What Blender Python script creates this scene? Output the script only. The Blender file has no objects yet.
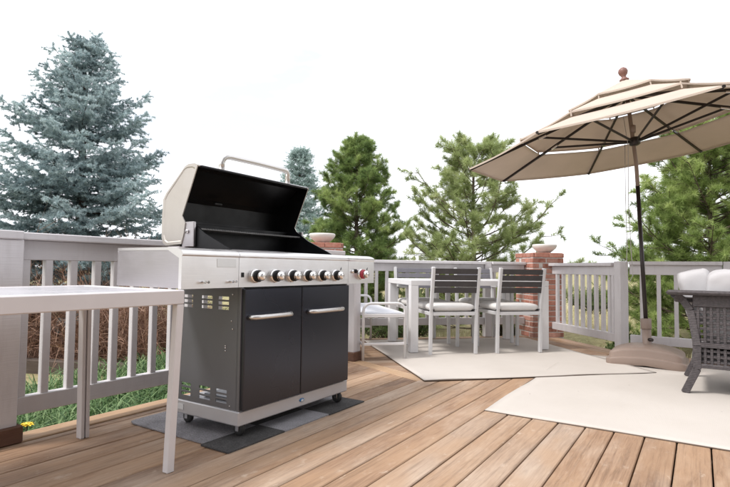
import bpy, math, random
import numpy as np
from mathutils import Vector, Matrix

random.seed(7); RNG = np.random.default_rng(7)
PI = math.pi
scene = bpy.context.scene
COL = scene.collection

# ------------------------------------------------------------------ camera
# world X runs along the deck boards, world Y across them (towards the garden), deck surface at z = 0
HEAD = math.radians(32.8)                      # heading of the camera, measured from +X
cam_d = bpy.data.cameras.new("camera"); cam = bpy.data.objects.new("camera", cam_d); COL.objects.link(cam)
cam_d.sensor_fit = 'HORIZONTAL'; cam_d.sensor_width = 36.0; cam_d.lens = 36.0 * 520.0 / 730.0
cam_d.clip_start = 0.02; cam_d.clip_end = 2000
cam.matrix_world = (Matrix.Translation((0, 0, .88)) @ Matrix.Rotation(HEAD - PI / 2, 4, 'Z')
                    @ Matrix.Rotation(PI / 2 + math.atan(24.5 / 520), 4, 'X') @ Matrix.Rotation(math.radians(.7), 4, 'Z'))
scene.camera = cam
scene.render.engine = 'CYCLES'
scene.cycles.use_denoising = True
scene.cycles.max_bounces = 8
scene.cycles.transparent_max_bounces = 8

def place(right, forward):                     # metres right of / ahead of the camera -> world x, y
    s, c = math.sin(HEAD), math.cos(HEAD)
    return (right * s + forward * c, -right * c + forward * s)

# ------------------------------------------------------------------ sky and sun (bright, thinly overcast)
SUN_AZ = math.radians(147.8); SUN_EL = math.radians(52)
world = bpy.data.worlds.new("World"); scene.world = world; world.use_nodes = True
nt = world.node_tree; nt.nodes.clear()
wo = nt.nodes.new('ShaderNodeOutputWorld'); bg = nt.nodes.new('ShaderNodeBackground'); bg.inputs[1].default_value = .1
sky = nt.nodes.new('ShaderNodeTexSky'); sky.sky_type = 'NISHITA'; sky.sun_disc = False
sky.sun_elevation = SUN_EL; sky.sun_rotation = PI / 2 - SUN_AZ; sky.dust_density = 3.0
tc = nt.nodes.new('ShaderNodeTexCoord'); mp = nt.nodes.new('ShaderNodeMapping'); mp.inputs['Scale'].default_value = (1, 1, 3.0)
nz = nt.nodes.new('ShaderNodeTexNoise'); nz.inputs['Scale'].default_value = 2.2; nz.inputs['Detail'].default_value = 6
cr = nt.nodes.new('ShaderNodeValToRGB'); cr.color_ramp.elements[0].position = .30; cr.color_ramp.elements[0].color = (.50, .50, .50, 1)
cr.color_ramp.elements[1].position = .50; cr.color_ramp.elements[1].color = (1, 1, 1, 1)
mix = nt.nodes.new('ShaderNodeMix'); mix.data_type = 'RGBA'
mix.inputs[7].default_value = (12.0, 12.15, 12.7, 1)      # cloud veil
nt.links.new(tc.outputs['Generated'], mp.inputs[0]); nt.links.new(mp.outputs[0], nz.inputs[0]); nt.links.new(nz.outputs[0], cr.inputs[0])
nt.links.new(cr.outputs[0], mix.inputs[0]); nt.links.new(sky.outputs[0], mix.inputs[6])
nt.links.new(mix.outputs[2], bg.inputs[0]); nt.links.new(bg.outputs[0], wo.inputs[0])
sun_d = bpy.data.lights.new("sun", 'SUN'); sun = bpy.data.objects.new("sun", sun_d); COL.objects.link(sun)
sun_d.energy = 2.2; sun_d.angle = math.radians(12); sun_d.color = (1, .965, .93)
sv = Vector((math.cos(SUN_AZ) * math.cos(SUN_EL), math.sin(SUN_AZ) * math.cos(SUN_EL), math.sin(SUN_EL)))
sun.rotation_euler = sv.to_track_quat('Z', 'Y').to_euler()
sun.location = (0, 0, 8)
vs = scene.view_settings; vs.view_transform = 'Standard'; vs.look = 'None'; vs.exposure = .52; vs.gamma = 1; vs.use_curve_mapping = False

# ------------------------------------------------------------------ materials
class NT:
    def __init__(s, name):
        s.m = bpy.data.materials.new(name); s.m.use_nodes = True; s.t = s.m.node_tree
        s.b = s.t.nodes['Principled BSDF']; s.out = s.t.nodes['Material Output']
    def n(s, kind, **kw):
        x = s.t.nodes.new('ShaderNode' + kind)
        for k, v in kw.items():
            if k in x.inputs.keys(): x.inputs[k].default_value = v
            else: setattr(x, k, v)
        return x
    def l(s, a, b): s.t.links.new(a, b)
    def ramp(s, fac, *stops):
        r = s.n('ValToRGB'); e = r.color_ramp.elements
        while len(e) < len(stops): e.new(.5)
        for el, (p, c) in zip(e, stops): el.position = p; el.color = (*c, 1) if len(c) == 3 else c
        s.l(fac, r.inputs[0]); return r.outputs[0]
    def mixc(s, fac, a, b, mode='MIX'):
        x = s.n('Mix', data_type='RGBA', blend_type=mode)
        for sock, v in ((x.inputs[0], fac), (x.inputs[6], a), (x.inputs[7], b)):
            if hasattr(v, 'links'): s.l(v, sock)
            elif isinstance(v, (int, float)): sock.default_value = v
            else: sock.default_value = (*v, 1)
        return x.outputs[2]
    def noise(s, vec, scale, detail=4, rough=.55, dist=0.):
        x = s.n('TexNoise', Scale=scale, Detail=detail, Roughness=rough, Distortion=dist); s.l(vec, x.inputs['Vector']); return x.outputs[0]
    def bump(s, h, strength, dist=.01):
        x = s.n('Bump', Strength=strength, Distance=dist); s.l(h, x.inputs['Height']); s.l(x.outputs[0], s.b.inputs['Normal'])
    def coord(s, which='Object', scale=(1, 1, 1), rnd=True):
        c = s.n('TexCoord'); v = c.outputs[which]
        if rnd:
            oi = s.n('ObjectInfo'); mu = s.n('Math', operation='MULTIPLY'); mu.inputs[1].default_value = 37.
            s.l(oi.outputs['Random'], mu.inputs[0])
            ad = s.n('VectorMath', operation='ADD'); s.l(v, ad.inputs[0]); s.l(mu.outputs[0], ad.inputs[1]); v = ad.outputs[0]
        m = s.n('Mapping'); m.inputs['Scale'].default_value = scale; s.l(v, m.inputs[0]); return m.outputs[0]
    def rand(s): return s.n('ObjectInfo').outputs['Random']
    def set(s, **kw):
        for k, v in kw.items():
            k = k.replace('_', ' '); i = s.b.inputs[k]
            i.default_value = (*v, 1) if isinstance(v, tuple) and len(v) == 3 else v

def mat_plain(name, col, rough=.5, metal=0., var=.08, nscale=9., bump=0., bscale=60., spec=.5):
    """a paint / plastic / metal with slight mottling and smudged gloss"""
    M = NT(name); M.set(Metallic=metal, Specular_IOR_Level=spec)
    v = M.coord(); n = M.noise(v, nscale, 5)
    a = tuple(c * (1 - var) for c in col); b = tuple(min(1, c * (1 + var)) for c in col)
    M.l(M.ramp(n, (.3, a), (.7, b)), M.b.inputs['Base Color'])
    n2 = M.noise(v, nscale * 2.3, 4)
    M.l(M.ramp(n2, (.25, (max(.02, rough - .07),) * 3), (.75, (min(1, rough + .09),) * 3)), M.b.inputs['Roughness'])
    if bump: M.bump(M.noise(v, bscale, 3), bump, .004)
    return M.m

def mat_wood(name, cols, gscale=(2.2, 24, 24), rough=.55, rand_amt=.5):
    M = NT(name); v = M.coord('Object', gscale)
    g = M.noise(v, 2.2, 8, .62, 1.1)
    fine = M.noise(M.coord('Object', (4.5, 80, 60)), 2.0, 5, .7)
    c = M.ramp(g, (.28, cols[0]), (.5, cols[1]), (.74, cols[2]))
    c = M.mixc(M.ramp(fine, (.42, (.0,) * 3), (.68, (.42,) * 3)), c, cols[0])
    # each board has its own tone
    rnd = M.ramp(M.rand(), (0, cols[3]), (.35, cols[1]), (.65, cols[4]), (1, cols[5]))
    c = M.mixc(rand_amt, c, rnd)
    # weathered, paler patches and damp stains
    blot = M.noise(M.coord('Object', (1.0, 3, 3)), 1.6, 5, .6)
    c = M.mixc(M.ramp(blot, (.45, (0,) * 3), (.75, (.55,) * 3)), c, cols[6])
    st = M.noise(M.coord('Object', (1.4, 5, 5)), 2.7, 6, .65)
    c = M.mixc(M.ramp(st, (.60, (0,) * 3), (.78, (.38,) * 3)), c, cols[7])
    pa = M.noise(M.coord('Object', (1.1, 2.2, 2.2)), 1.5, 3, .5)
    c = M.mixc(M.ramp(pa, (.38, (.55,) * 3), (.52, (0,) * 3)), c, cols[4])
    streak = M.noise(M.coord('Object', (.8, 34, 30)), 1.3, 7, .72)
    c = M.mixc(M.ramp(streak, (.52, (0,) * 3), (.68, (.48,) * 3)), c, cols[7])
    sc2 = M.noise(M.coord('Object', (5, 9, 9)), 2.1, 5, .7)
    c = M.mixc(M.ramp(sc2, (.60, (0,) * 3), (.72, (.5,) * 3)), c, cols[6])
    M.l(c, M.b.inputs['Base Color']); M.set(Roughness=rough, Specular_IOR_Level=.32)
    M.l(M.ramp(g, (.2, (rough + .1,) * 3), (.8, (rough - .1,) * 3)), M.b.inputs['Roughness'])
    M.bump(fine, .25, .003)
    return M.m

MT = {}
MT['deck'] = mat_wood('deck wood', [(.085, .046, .027), (.32, .20, .125), (.47, .33, .225), (.15, .083, .050), (.40, .255, .155), (.41, .335, .275), (.54, .435, .345), (.105, .062, .040)], rough=.68, rand_amt=.58)
MT['deck_edge'] = mat_wood('deck edge wood', [(.24, .14, .08), (.43, .28, .17), (.5, .35, .22), (.38, .24, .14), (.46, .3, .18), (.45, .32, .2), (.5, .37, .25), (.2, .12, .07)], rough=.6)
MT['trim_wood'] = mat_wood('post base wood', [(.05, .025, .016), (.12, .06, .04), (.16, .085, .055), (.1, .05, .03), (.12, .06, .04), (.14, .075, .05), (.17, .1, .07), (.05, .03, .02)], gscale=(3, 14, 14), rough=.6)
MT['timber'] = mat_wood('landscape timber wood', [(.03, .02, .016), (.075, .052, .04), (.11, .08, .062), (.06, .042, .03), (.08, .06, .045), (.08, .06, .05), (.13, .1, .085), (.04, .026, .02)], rough=.8)
MT['joist'] = mat_plain('deck joist wood', (.09, .06, .04), .8)

def mat_rail():
    M = NT('mauve grey railing paint'); v = M.coord('Object', (1, 1, 1))
    n = M.noise(v, 5, 6); g = M.noise(M.coord('Object', (2, 60, 60)), 2, 4)
    c = M.ramp(n, (.3, (.565, .54, .548)), (.7, (.615, .592, .598)))
    sp = M.noise(v, 34, 3, .7); c = M.mixc(M.ramp(sp, (.70, (0,) * 3), (.80, (.35,) * 3)), c, (.33, .28, .26))
    st = M.noise(M.coord('Object', (9, 9, 1.2)), 2.2, 6, .65); c = M.mixc(M.ramp(st, (.52, (0,) * 3), (.8, (.45,) * 3)), c, (.40, .37, .37))
    oi = M.ramp(M.rand(), (0, (.93,) * 3), (1, (1.0,) * 3)); c = M.mixc(1., c, oi, 'MULTIPLY')
    M.l(c, M.b.inputs['Base Color']); M.set(Roughness=.55); M.bump(g, .3, .004)
    return M.m
MT['rail'] = mat_rail()

def mat_steel(name, col, rough, axis=(1, 90, 90), var=.06):
    M = NT(name); M.set(Metallic=1.)
    g = M.noise(M.coord('Object', axis), 6, 4, .6); s = M.noise(M.coord('Object', (1, 1, 1)), 7, 5, .6)
    a = tuple(c * (1 - var) for c in col); b = tuple(min(1, c * (1 + var)) for c in col)
    M.l(M.mixc(M.ramp(s, (.5, (0,) * 3), (.8, (.25,) * 3)), M.ramp(g, (.3, a), (.7, b)), tuple(c * .8 for c in col)), M.b.inputs['Base Color'])
    r1 = M.ramp(g, (.2, (rough - .05,) * 3), (.8, (rough + .07,) * 3)); r2 = M.ramp(s, (.3, (.9,) * 3), (.75, (1.3,) * 3))
    M.l(M.mixc(1., r1, r2, 'MULTIPLY'), M.b.inputs['Roughness']); M.bump(g, .04, .002)
    return M.m
MT['steel'] = mat_steel('brushed stainless steel', (.74, .72, .71), .32)
MT['steel_shaded'] = mat_steel('brushed steel with shelf end shading', (.47, .445, .455), .38, (1, 2, 90))  # darker mauve copy of the steel: shelf end shading and reflection in its colour
MT['lid_side'] = mat_steel('champagne grey enamelled lid side', (.50, .465, .425), .45, (1, 40, 40))
MT['rack'] = mat_plain('smoked steel wire', (.16, .155, .15), .4, 1., .2, 20)
MT['chrome'] = mat_plain('polished chrome', (.82, .81, .80), .12, 1., .03, 20)
MT['handle'] = mat_steel('satin steel handle', (.62, .605, .59), .3, (90, 1, 90))
def mat_door():
    M = NT('charcoal coated steel door'); M.set(Metallic=.9, Base_Color=(.058, .061, .075)); n = M.noise(M.coord(), 2.2, 3)
    M.l(M.ramp(n, (.3, (.26,) * 3), (.7, (.31,) * 3)), M.b.inputs['Roughness'])
    f = M.noise(M.coord('Object', (60, 60, 1.)), 3, 3); M.bump(f, .02, .001); return M.m
MT['door'] = mat_door()
MT['cab'] = mat_plain('grey painted cabinet steel', (.165, .168, .182), .38, .55, .012, 3)
MT['tray'] = mat_plain('silver grey painted tray', (.50, .50, .52), .4, .45, .03, 5)
MT['black'] = mat_plain('black porcelain enamel', (.005, .005, .006), .35, 0, .2, 6, spec=.3)
MT['black_inside'] = mat_plain('soot blackened enamel', (.004, .004, .0045), .38, 0, .35, 5, spec=.25)
MT['rubber'] = mat_plain('black rubber', (.02, .02, .02), .6)
MT['red'] = mat_plain('red knob ring', (.40, .035, .06), .35)
MT['blue'] = mat_plain('blue emblem enamel', (.03, .16, .36), .35)
MT['sticker'] = mat_plain('pale paper sticker', (.6, .6, .6), .7)
MT['white_alu'] = mat_plain('white grey coated aluminium', (.70, .69, .695), .42, .1, .03, 8)
MT['silver_alu'] = mat_plain('silver grey aluminium frame', (.60, .595, .60), .42, .15, .03, 8)
MT['slat'] = mat_plain('dark grey brown chair slat', (.045, .040, .040), .5, 0, .15, 14)
MT['slat_far'] = mat_plain('slate grey chair slat', (.17, .165, .185), .45, 0, .1, 14)
MT['cushion'] = mat_plain('cream seat cushion cloth', (.66, .645, .625), .9, 0, .04, 6, .25, 300, .2)
MT['white_cloth'] = mat_plain('white cushion cloth', (.50, .49, .50), .9, 0, .03, 6, .3, 260, .2)
MT['strap'] = mat_plain('black fabric tie', (.02, .02, .02), .8)
MT['ceramic'] = mat_plain('off white glazed ceramic', (.62, .59, .56), .4, 0, .05, 10)
MT['pole'] = mat_plain('dark bronze umbrella metal', (.028, .021, .019), .38, .3, .1, 12)
MT['finial'] = mat_plain('red brown turned wood', (.20, .095, .075), .5, 0, .15, 12)
MT['base'] = mat_plain('taupe moulded plastic', (.255, .19, .155), .48, 0, .06, 6, .08, 220)
MT['cord'] = mat_plain('pale grey cord', (.45, .43, .41), .8)
MT['sling'] = mat_plain('pale blue grey sling fabric', (.58, .59, .63), .75, 0, .03, 20, .2, 300)
MT['table_top'] = mat_plain('lavender grey table panel', (.46, .45, .475), .3, 0, .06, 6)
MT['prep_frame'] = mat_plain('pinkish white coated table frame', (.64, .61, .615), .42, .05, .03, 8)
MT['mat_grey'] = None

def mat_carpet(name, a, b):
    M = NT(name); v = M.coord('Object'); n = M.noise(v, 170, 3, .7); k = M.noise(v, 9, 5)
    c = M.mixc(M.ramp(k, (.35, (0,) * 3), (.75, (.5,) * 3)), M.ramp(n, (.35, a), (.65, b)), tuple(.6 * x for x in a))
    M.l(c, M.b.inputs['Base Color']); M.set(Roughness=.95, Specular_IOR_Level=.1); M.bump(n, .6, .006); return M.m
MT['mat_grey'] = mat_carpet('grey speckled carpet tile', (.19, .185, .195), (.38, .37, .39))
MT['mat_dark'] = mat_carpet('charcoal carpet tile', (.05, .049, .05), (.115, .11, .108))

def mat_rug():
    M = NT('off white flat woven rug'); v = M.coord('Object', (1, 1, 1), False)
    w = M.n('TexWave', wave_type='BANDS', bands_direction='X', Scale=60.0, Distortion=.4); M.l(v, w.inputs[0])
    w2 = M.n('TexWave', wave_type='BANDS', bands_direction='Y', Scale=60.0, Distortion=.4); M.l(v, w2.inputs[0])
    big = M.noise(v, 1.3, 5, .6); sp = M.noise(v, 14, 5, .75)
    c = M.ramp(big, (.3, (.49, .447, .405)), (.7, (.545, .502, .46)))
    c = M.mixc(M.ramp(sp, (.60, (0,) * 3), (.8, (.22,) * 3)), c, (.45, .37, .29))
    cr_ = M.noise(v, 38, 2, .5); c = M.mixc(M.ramp(cr_, (.775, (0,) * 3), (.79, (.8,) * 3)), c, (.10, .07, .05))
    M.l(c, M.b.inputs['Base Color']); M.set(Roughness=.92, Specular_IOR_Level=.15)
    M.bump(M.mixc(.5, w.outputs[0], w2.outputs[0]), .25, .003); return M.m
MT['rug'] = mat_rug()
MT['rug_edge_shade'] = mat_plain('brown rug edge with shadow line', (.12, .09, .07), .9)

def mat_fabric(name, col, trans):
    M = NT(name); v = M.coord('Object', (1, 1, 1), False); n = M.noise(v, 3, 5); f = M.noise(v, 260, 2)
    c = M.ramp(n, (.3, tuple(x * .95 for x in col)), (.7, tuple(min(1, x * 1.05) for x in col)))
    M.l(c, M.b.inputs['Base Color']); M.set(Roughness=.85, Specular_IOR_Level=.2); M.bump(f, .15, .002)
    tr = M.n('BsdfTranslucent'); M.l(c, tr.inputs[0]); mx = M.n('MixShader'); mx.inputs[0].default_value = trans
    M.l(M.b.outputs[0], mx.inputs[1]); M.l(tr.outputs[0], mx.inputs[2]); M.l(mx.outputs[0], M.out.inputs[0]); return M.m
MT['canopy'] = mat_fabric('beige umbrella canvas', (.60, .51, .435), .26)

def mat_brick():
    M = NT('red fired brick'); v = M.coord('Object'); n = M.noise(v, 22, 6, .65); p = M.noise(v, 75, 3)
    base = M.ramp(M.rand(), (0, (.22, .085, .06)), (.3, (.36, .135, .095)), (.6, (.43, .19, .14)), (.85, (.37, .19, .15)), (1, (.20, .11, .09)))
    c = M.mixc(M.ramp(n, (.35, (.0,) * 3), (.8, (.6,) * 3)), base, (.55, .36, .29))
    M.l(c, M.b.inputs['Base Color']); M.set(Roughness=.88, Specular_IOR_Level=.2); M.bump(p, .5, .006); return M.m
MT['brick'] = mat_brick()
MT['mortar'] = mat_plain('grey mortar', (.52, .48, .455), .95, 0, .15, 30, .5, 90, .1)

def mat_wicker():
    M = NT('grey brown resin wicker'); v = M.coord('Object', (1, 1, 1), False); n = M.noise(v, 60, 4)
    w = M.n('TexWave', wave_type='BANDS', bands_direction='Z', Scale=26.0, Distortion=.5); M.l(v, w.inputs[0])
    c = M.ramp(n, (.3, (.036, .030, .032)), (.7, (.078, .066, .068))); M.l(c, M.b.inputs['Base Color']); M.set(Roughness=.5)
    M.bump(w.outputs[0], .4, .004); return M.m
MT['wicker'] = mat_wicker()

def mat_leaf(name, lo, mid, hi, trans=.25, rough=.6):
    M = NT(name); at = M.n('Attribute', attribute_name='tint')
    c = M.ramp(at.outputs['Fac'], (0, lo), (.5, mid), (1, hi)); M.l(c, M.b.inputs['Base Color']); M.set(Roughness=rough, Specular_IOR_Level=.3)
    tr = M.n('BsdfTranslucent'); M.l(c, tr.inputs[0]); mx = M.n('MixShader'); mx.inputs[0].default_value = trans
    M.l(M.b.outputs[0], mx.inputs[1]); M.l(tr.outputs[0], mx.inputs[2]); M.l(mx.outputs[0], M.out.inputs[0]); return M.m
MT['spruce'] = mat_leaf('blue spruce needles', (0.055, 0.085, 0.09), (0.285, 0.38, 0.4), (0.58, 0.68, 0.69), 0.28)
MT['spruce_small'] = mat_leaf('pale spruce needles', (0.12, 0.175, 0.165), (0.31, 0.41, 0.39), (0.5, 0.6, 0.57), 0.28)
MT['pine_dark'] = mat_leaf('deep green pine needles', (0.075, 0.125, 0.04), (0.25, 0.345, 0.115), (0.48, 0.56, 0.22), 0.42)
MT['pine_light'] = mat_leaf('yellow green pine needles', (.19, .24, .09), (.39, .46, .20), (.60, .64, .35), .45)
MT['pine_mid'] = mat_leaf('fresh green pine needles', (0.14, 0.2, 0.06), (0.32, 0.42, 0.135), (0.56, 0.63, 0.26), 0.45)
MT['grass'] = mat_leaf('green grass blades', (.03, .07, .022), (.085, .165, .055), (.27, .37, .17), .3)
MT['dry_twig'] = mat_leaf('dry brown twigs', (0.1, 0.05, 0.032), (0.26, 0.145, 0.1), (0.46, 0.3, 0.22), 0.05)
MT['dry_grass'] = mat_leaf('straw coloured grass', (0.34, 0.3, 0.15), (0.52, 0.47, 0.27), (0.66, 0.62, 0.42), 0.35)
MT['bush'] = mat_leaf('green shrub leaves', (.045, .07, .025), (.09, .13, .045), (.17, .22, .08), .25)
MT['yellow'] = mat_plain('yellow petals', (.72, .52, .02), .6)

def mat_bark(name, a, b):
    M = NT(name); v = M.coord('Object', (18, 18, 4)); n = M.noise(v, 1.5, 6, .7)
    M.l(M.ramp(n, (.35, a), (.65, b)), M.b.inputs['Base Color']); M.set(Roughness=.9, Specular_IOR_Level=.1); M.bump(n, .6, .02); return M.m
MT['bark'] = mat_bark('grey brown bark', (.06, .045, .036), (.19, .15, .12))
MT['bark_dark'] = mat_bark('dark spruce bark', (.03, .024, .02), (.09, .07, .055))

def mat_ground():
    M = NT('dry lawn ground'); c = M.n('TexCoord'); v = c.outputs['Object']
    n = M.noise(v, .35, 6, .65); f = M.noise(v, 9, 6, .7)
    a = M.ramp(n, (.35, (.115, .14, .05)), (.5, (.34, .31, .16)), (.65, (.36, .30, .17)))
    M.l(M.mixc(M.ramp(f, (.4, (0,) * 3), (.7, (.6,) * 3)), a, (.14, .10, .06)), M.b.inputs['Base Color']); M.set(Roughness=.95, Specular_IOR_Level=.1); M.bump(f, .8, .05); return M.m
MT['ground'] = mat_ground()

# ------------------------------------------------------------------ mesh helpers
class MB:
    def __init__(s): s.v = []; s.f = []; s.sm = []
    def add(s, vs, fs, smooth=False):
        o = len(s.v); s.v += [tuple(p) for p in vs]; s.f += [tuple(i + o for i in f) for f in fs]; s.sm += [smooth] * len(fs); return s
    def box(s, x0, x1, y0, y1, z0, z1, ch=.003, tf=None):
        """chamfered box, 44 triangles"""
        ch = min(ch, .45 * min(x1 - x0, y1 - y0, z1 - z0))
        c = ((x0 + x1) / 2, (y0 + y1) / 2, (z0 + z1) / 2); h = ((x1 - x0) / 2, (y1 - y0) / 2, (z1 - z0) / 2)
        vs = []; idx = {}
        for sx in (-1, 1):
            for sy in (-1, 1):
                for sz in (-1, 1):
                    for ax in range(3):
                        p = [sx * h[0], sy * h[1], sz * h[2]]
                        for k in range(3):
                            if k != ax: p[k] -= math.copysign(ch, p[k])
                        idx[(sx, sy, sz, ax)] = len(vs); vs.append([c[k] + p[k] for k in range(3)])
        fs = []
        for ax in range(3):
            o = [k for k in range(3) if k != ax]
            for sg in (-1, 1):
                q = []
                for a, b in ((-1, -1), (1, -1), (1, 1), (-1, 1)):
                    sgn = [0, 0, 0]; sgn[ax] = sg; sgn[o[0]] = a; sgn[o[1]] = b; q.append(idx[(*sgn, ax)])
                if (sg > 0) == (ax == 1): q.reverse()
                fs.append(q)
        for ax in range(3):
            o = [k for k in range(3) if k != ax]
            for a in (-1, 1):
                for b in (-1, 1):
                    def g(t, face):
                        sgn = [0, 0, 0]; sgn[ax] = t; sgn[o[0]] = a; sgn[o[1]] = b; return idx[(*sgn, face)]
                    q = [g(-1, o[0]), g(1, o[0]), g(1, o[1]), g(-1, o[1])]
                    if (a * b > 0) == (ax == 1): q.reverse()
                    fs.append(q)
        for sx in (-1, 1):
            for sy in (-1, 1):
                for sz in (-1, 1):
                    q = [idx[(sx, sy, sz, k)] for k in range(3)]
                    if sx * sy * sz < 0: q.reverse()
                    fs.append(q)
        if tf: vs = [tf(p) for p in vs]
        return s.add(vs, fs)
    def prism(s, poly, a0, a1, axis='x'):
        """polygon in the other two axes extruded along axis"""
        def P(t, q):
            return {'x': (t, q[0], q[1]), 'y': (q[0], t, q[1]), 'z': (q[0], q[1], t)}[axis]
        n = len(poly); vs = [P(a0, q) for q in poly] + [P(a1, q) for q in poly]
        fs = [tuple(range(n))[::-1], tuple(range(n, 2 * n))] + [(i, (i + 1) % n, n + (i + 1) % n, n + i) for i in range(n)]
        return s.add(vs, fs)
    def tube(s, pts, r, seg=8, caps=True, smooth=True, squash=None):
        pts = [Vector(p) for p in pts]; rs = r if isinstance(r, (list, tuple)) else [r] * len(pts); n = len(pts)
        ref = None; vs = []
        for i, p in enumerate(pts):
            t = (pts[min(i + 1, n - 1)] - pts[max(i - 1, 0)]).normalized()
            if ref is None: ref = Vector((0, 0, 1)) if abs(t.z) < .9 else Vector((1, 0, 0))
            a = (ref - t * ref.dot(t)).normalized(); b = t.cross(a); ref = a
            for k in range(seg):
                w = 2 * PI * k / seg; vs.append(p + (a * math.cos(w) + b * math.sin(w)) * rs[i])
        fs = [(i * seg + k, i * seg + (k + 1) % seg, (i + 1) * seg + (k + 1) % seg, (i + 1) * seg + k) for i in range(n - 1) for k in range(seg)]
        s.add(vs, fs, smooth)
        if caps:
            o = len(s.v) - n * seg
            s.f += [tuple(o + k for k in range(seg))[::-1], tuple(o + (n - 1) * seg + k for k in range(seg))]; s.sm += [False, False]
        return s
    def bar(s, p0, p1, w, h=None, up=(0, 0, 1)):
        """rectangular bar between two points"""
        h = h or w; p0, p1 = Vector(p0), Vector(p1); t = (p1 - p0).normalized(); up = Vector(up)
        if abs(t.dot(up)) > .95: up = Vector((0, 1, 0))
        a = t.cross(up).normalized(); b = a.cross(t); L = (p1 - p0).length
        return s.box(-w / 2, w / 2, -h / 2, h / 2, 0, L, .003, lambda q: p0 + a * q[0] + b * q[1] + t * q[2])
    def lathe(s, prof, seg=24, c=(0, 0, 0), axis='z', smooth=True):
        vs = []; n = len(prof)
        for r, z in prof:
            for k in range(seg):
                w = 2 * PI * k / seg; a, b = r * math.cos(w), r * math.sin(w)
                q = {'z': (a, b, z), 'y': (b, z, a), 'x': (z, a, b)}[axis]
                vs.append((q[0] + c[0], q[1] + c[1], q[2] + c[2]))
        fs = [(i * seg + k, i * seg + (k + 1) % seg, (i + 1) * seg + (k + 1) % seg, (i + 1) * seg + k) for i in range(n - 1) for k in range(seg)]
        s.add(vs, fs, smooth); o = len(s.v) - n * seg
        s.f += [tuple(o + k for k in range(seg))[::-1], tuple(o + (n - 1) * seg + k for k in range(seg))]; s.sm += [False, False]
        return s
    def mesh(s, name, mat, off=(0, 0, 0)):
        me = bpy.data.meshes.new(name)
        me.from_pydata([(p[0] - off[0], p[1] - off[1], p[2] - off[2]) for p in s.v], [], s.f)
        me.polygons.foreach_set('use_smooth', s.sm); me.materials.append(MT[mat] if isinstance(mat, str) else mat); me.update(); return me
    def build(s, name, mat, parent=None, off=(0, 0, 0), loc=None, bevel=0, sub=0):
        o = bpy.data.objects.new(name, s.mesh(name, mat, off)); COL.objects.link(o)
        if parent: o.parent = parent
        if loc: o.location = loc
        if bevel:
            b = o.modifiers.new('bevel', 'BEVEL'); b.width = bevel; b.segments = 3; b.limit_method = 'ANGLE'; b.angle_limit = math.radians(35)
        if sub:
            d = o.modifiers.new('sub', 'SUBSURF'); d.levels = sub; d.render_levels = sub
        return o

def tag(o, label=None, cat=None, group=None, kind=None):
    if label: o['label'] = label
    if cat: o['category'] = cat
    if group: o['group'] = group
    if kind: o['kind'] = kind
    return o
def empty(name, loc=(0, 0, 0), rz=0, label=None, cat=None, group=None, kind=None):
    o = bpy.data.objects.new(name, None); o.empty_display_size = .1; COL.objects.link(o); o.location = loc; o.rotation_euler = (0, 0, rz)
    return tag(o, label, cat, group, kind)
def copy_tree(o, parent=None):
    c = o.copy(); COL.objects.link(c); c.parent = parent
    for ch in list(o.children): copy_tree(ch, c)
    return c
def inst(name, me, parent, loc, rz=0):
    o = bpy.data.objects.new(name, me); COL.objects.link(o); o.parent = parent; o.location = loc; o.rotation_euler = (0, 0, rz); return o

def soft_box(sx, sy, sz, n=10, e=4., pa=.667, pb=.77):
    """cushion: a superellipsoid with puffed faces"""
    m = MB(); vs = []; N = n * 2
    def sp(w, p): c = math.cos(w); return math.copysign(abs(c) ** p, c)
    def ss(w, p): c = math.sin(w); return math.copysign(abs(c) ** p, c)
    for i in range(n + 1):
        ph = -PI / 2 + PI * i / n
        for j in range(N):
            th = 2 * PI * j / N; q = 2 / e
            vs.append((sx / 2 * sp(ph, pa) * sp(th, q), sy / 2 * sp(ph, pa) * ss(th, q), sz / 2 * ss(ph, pb)))
    fs = [(i * N + j, i * N + (j + 1) % N, (i + 1) * N + (j + 1) % N, (i + 1) * N + j) for i in range(n) for j in range(N)]
    return m.add(vs, fs, True)

# ------------------------------------------------------------------ ground
GZ = -.55
def gz(x, y):
    d = math.hypot(x, y)
    return GZ + .10 * math.sin(.5 * x + 1.) * math.cos(.43 * y) - .02 * max(0, d - 14) ** .9 + (.0 if d < 12 else .25 * math.sin(.11 * x) * math.cos(.13 * y))
def build_ground():
    m = MB(); rad = [0, 2, 4, 6, 8, 10, 12, 14, 17, 20, 25, 32, 42, 60, 90, 140, 220, 400, 900]; N = 48
    vs = [(0, 0, gz(0, 0))]; fs = []
    for r in rad[1:]:
        for k in range(N):
            w = 2 * PI * k / N; x, y = r * math.cos(w), r * math.sin(w); vs.append((x, y, max(gz(x, y), -3.5)))
    for k in range(N): fs.append((0, 1 + k, 1 + (k + 1) % N))
    for i in range(len(rad) - 2):
        for k in range(N):
            a = 1 + i * N; fs.append((a + k, a + N + k, a + N + (k + 1) % N, a + (k + 1) % N))
    tag(m.add(vs, fs, True).build('ground', 'ground'), kind='structure')
build_ground()

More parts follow.
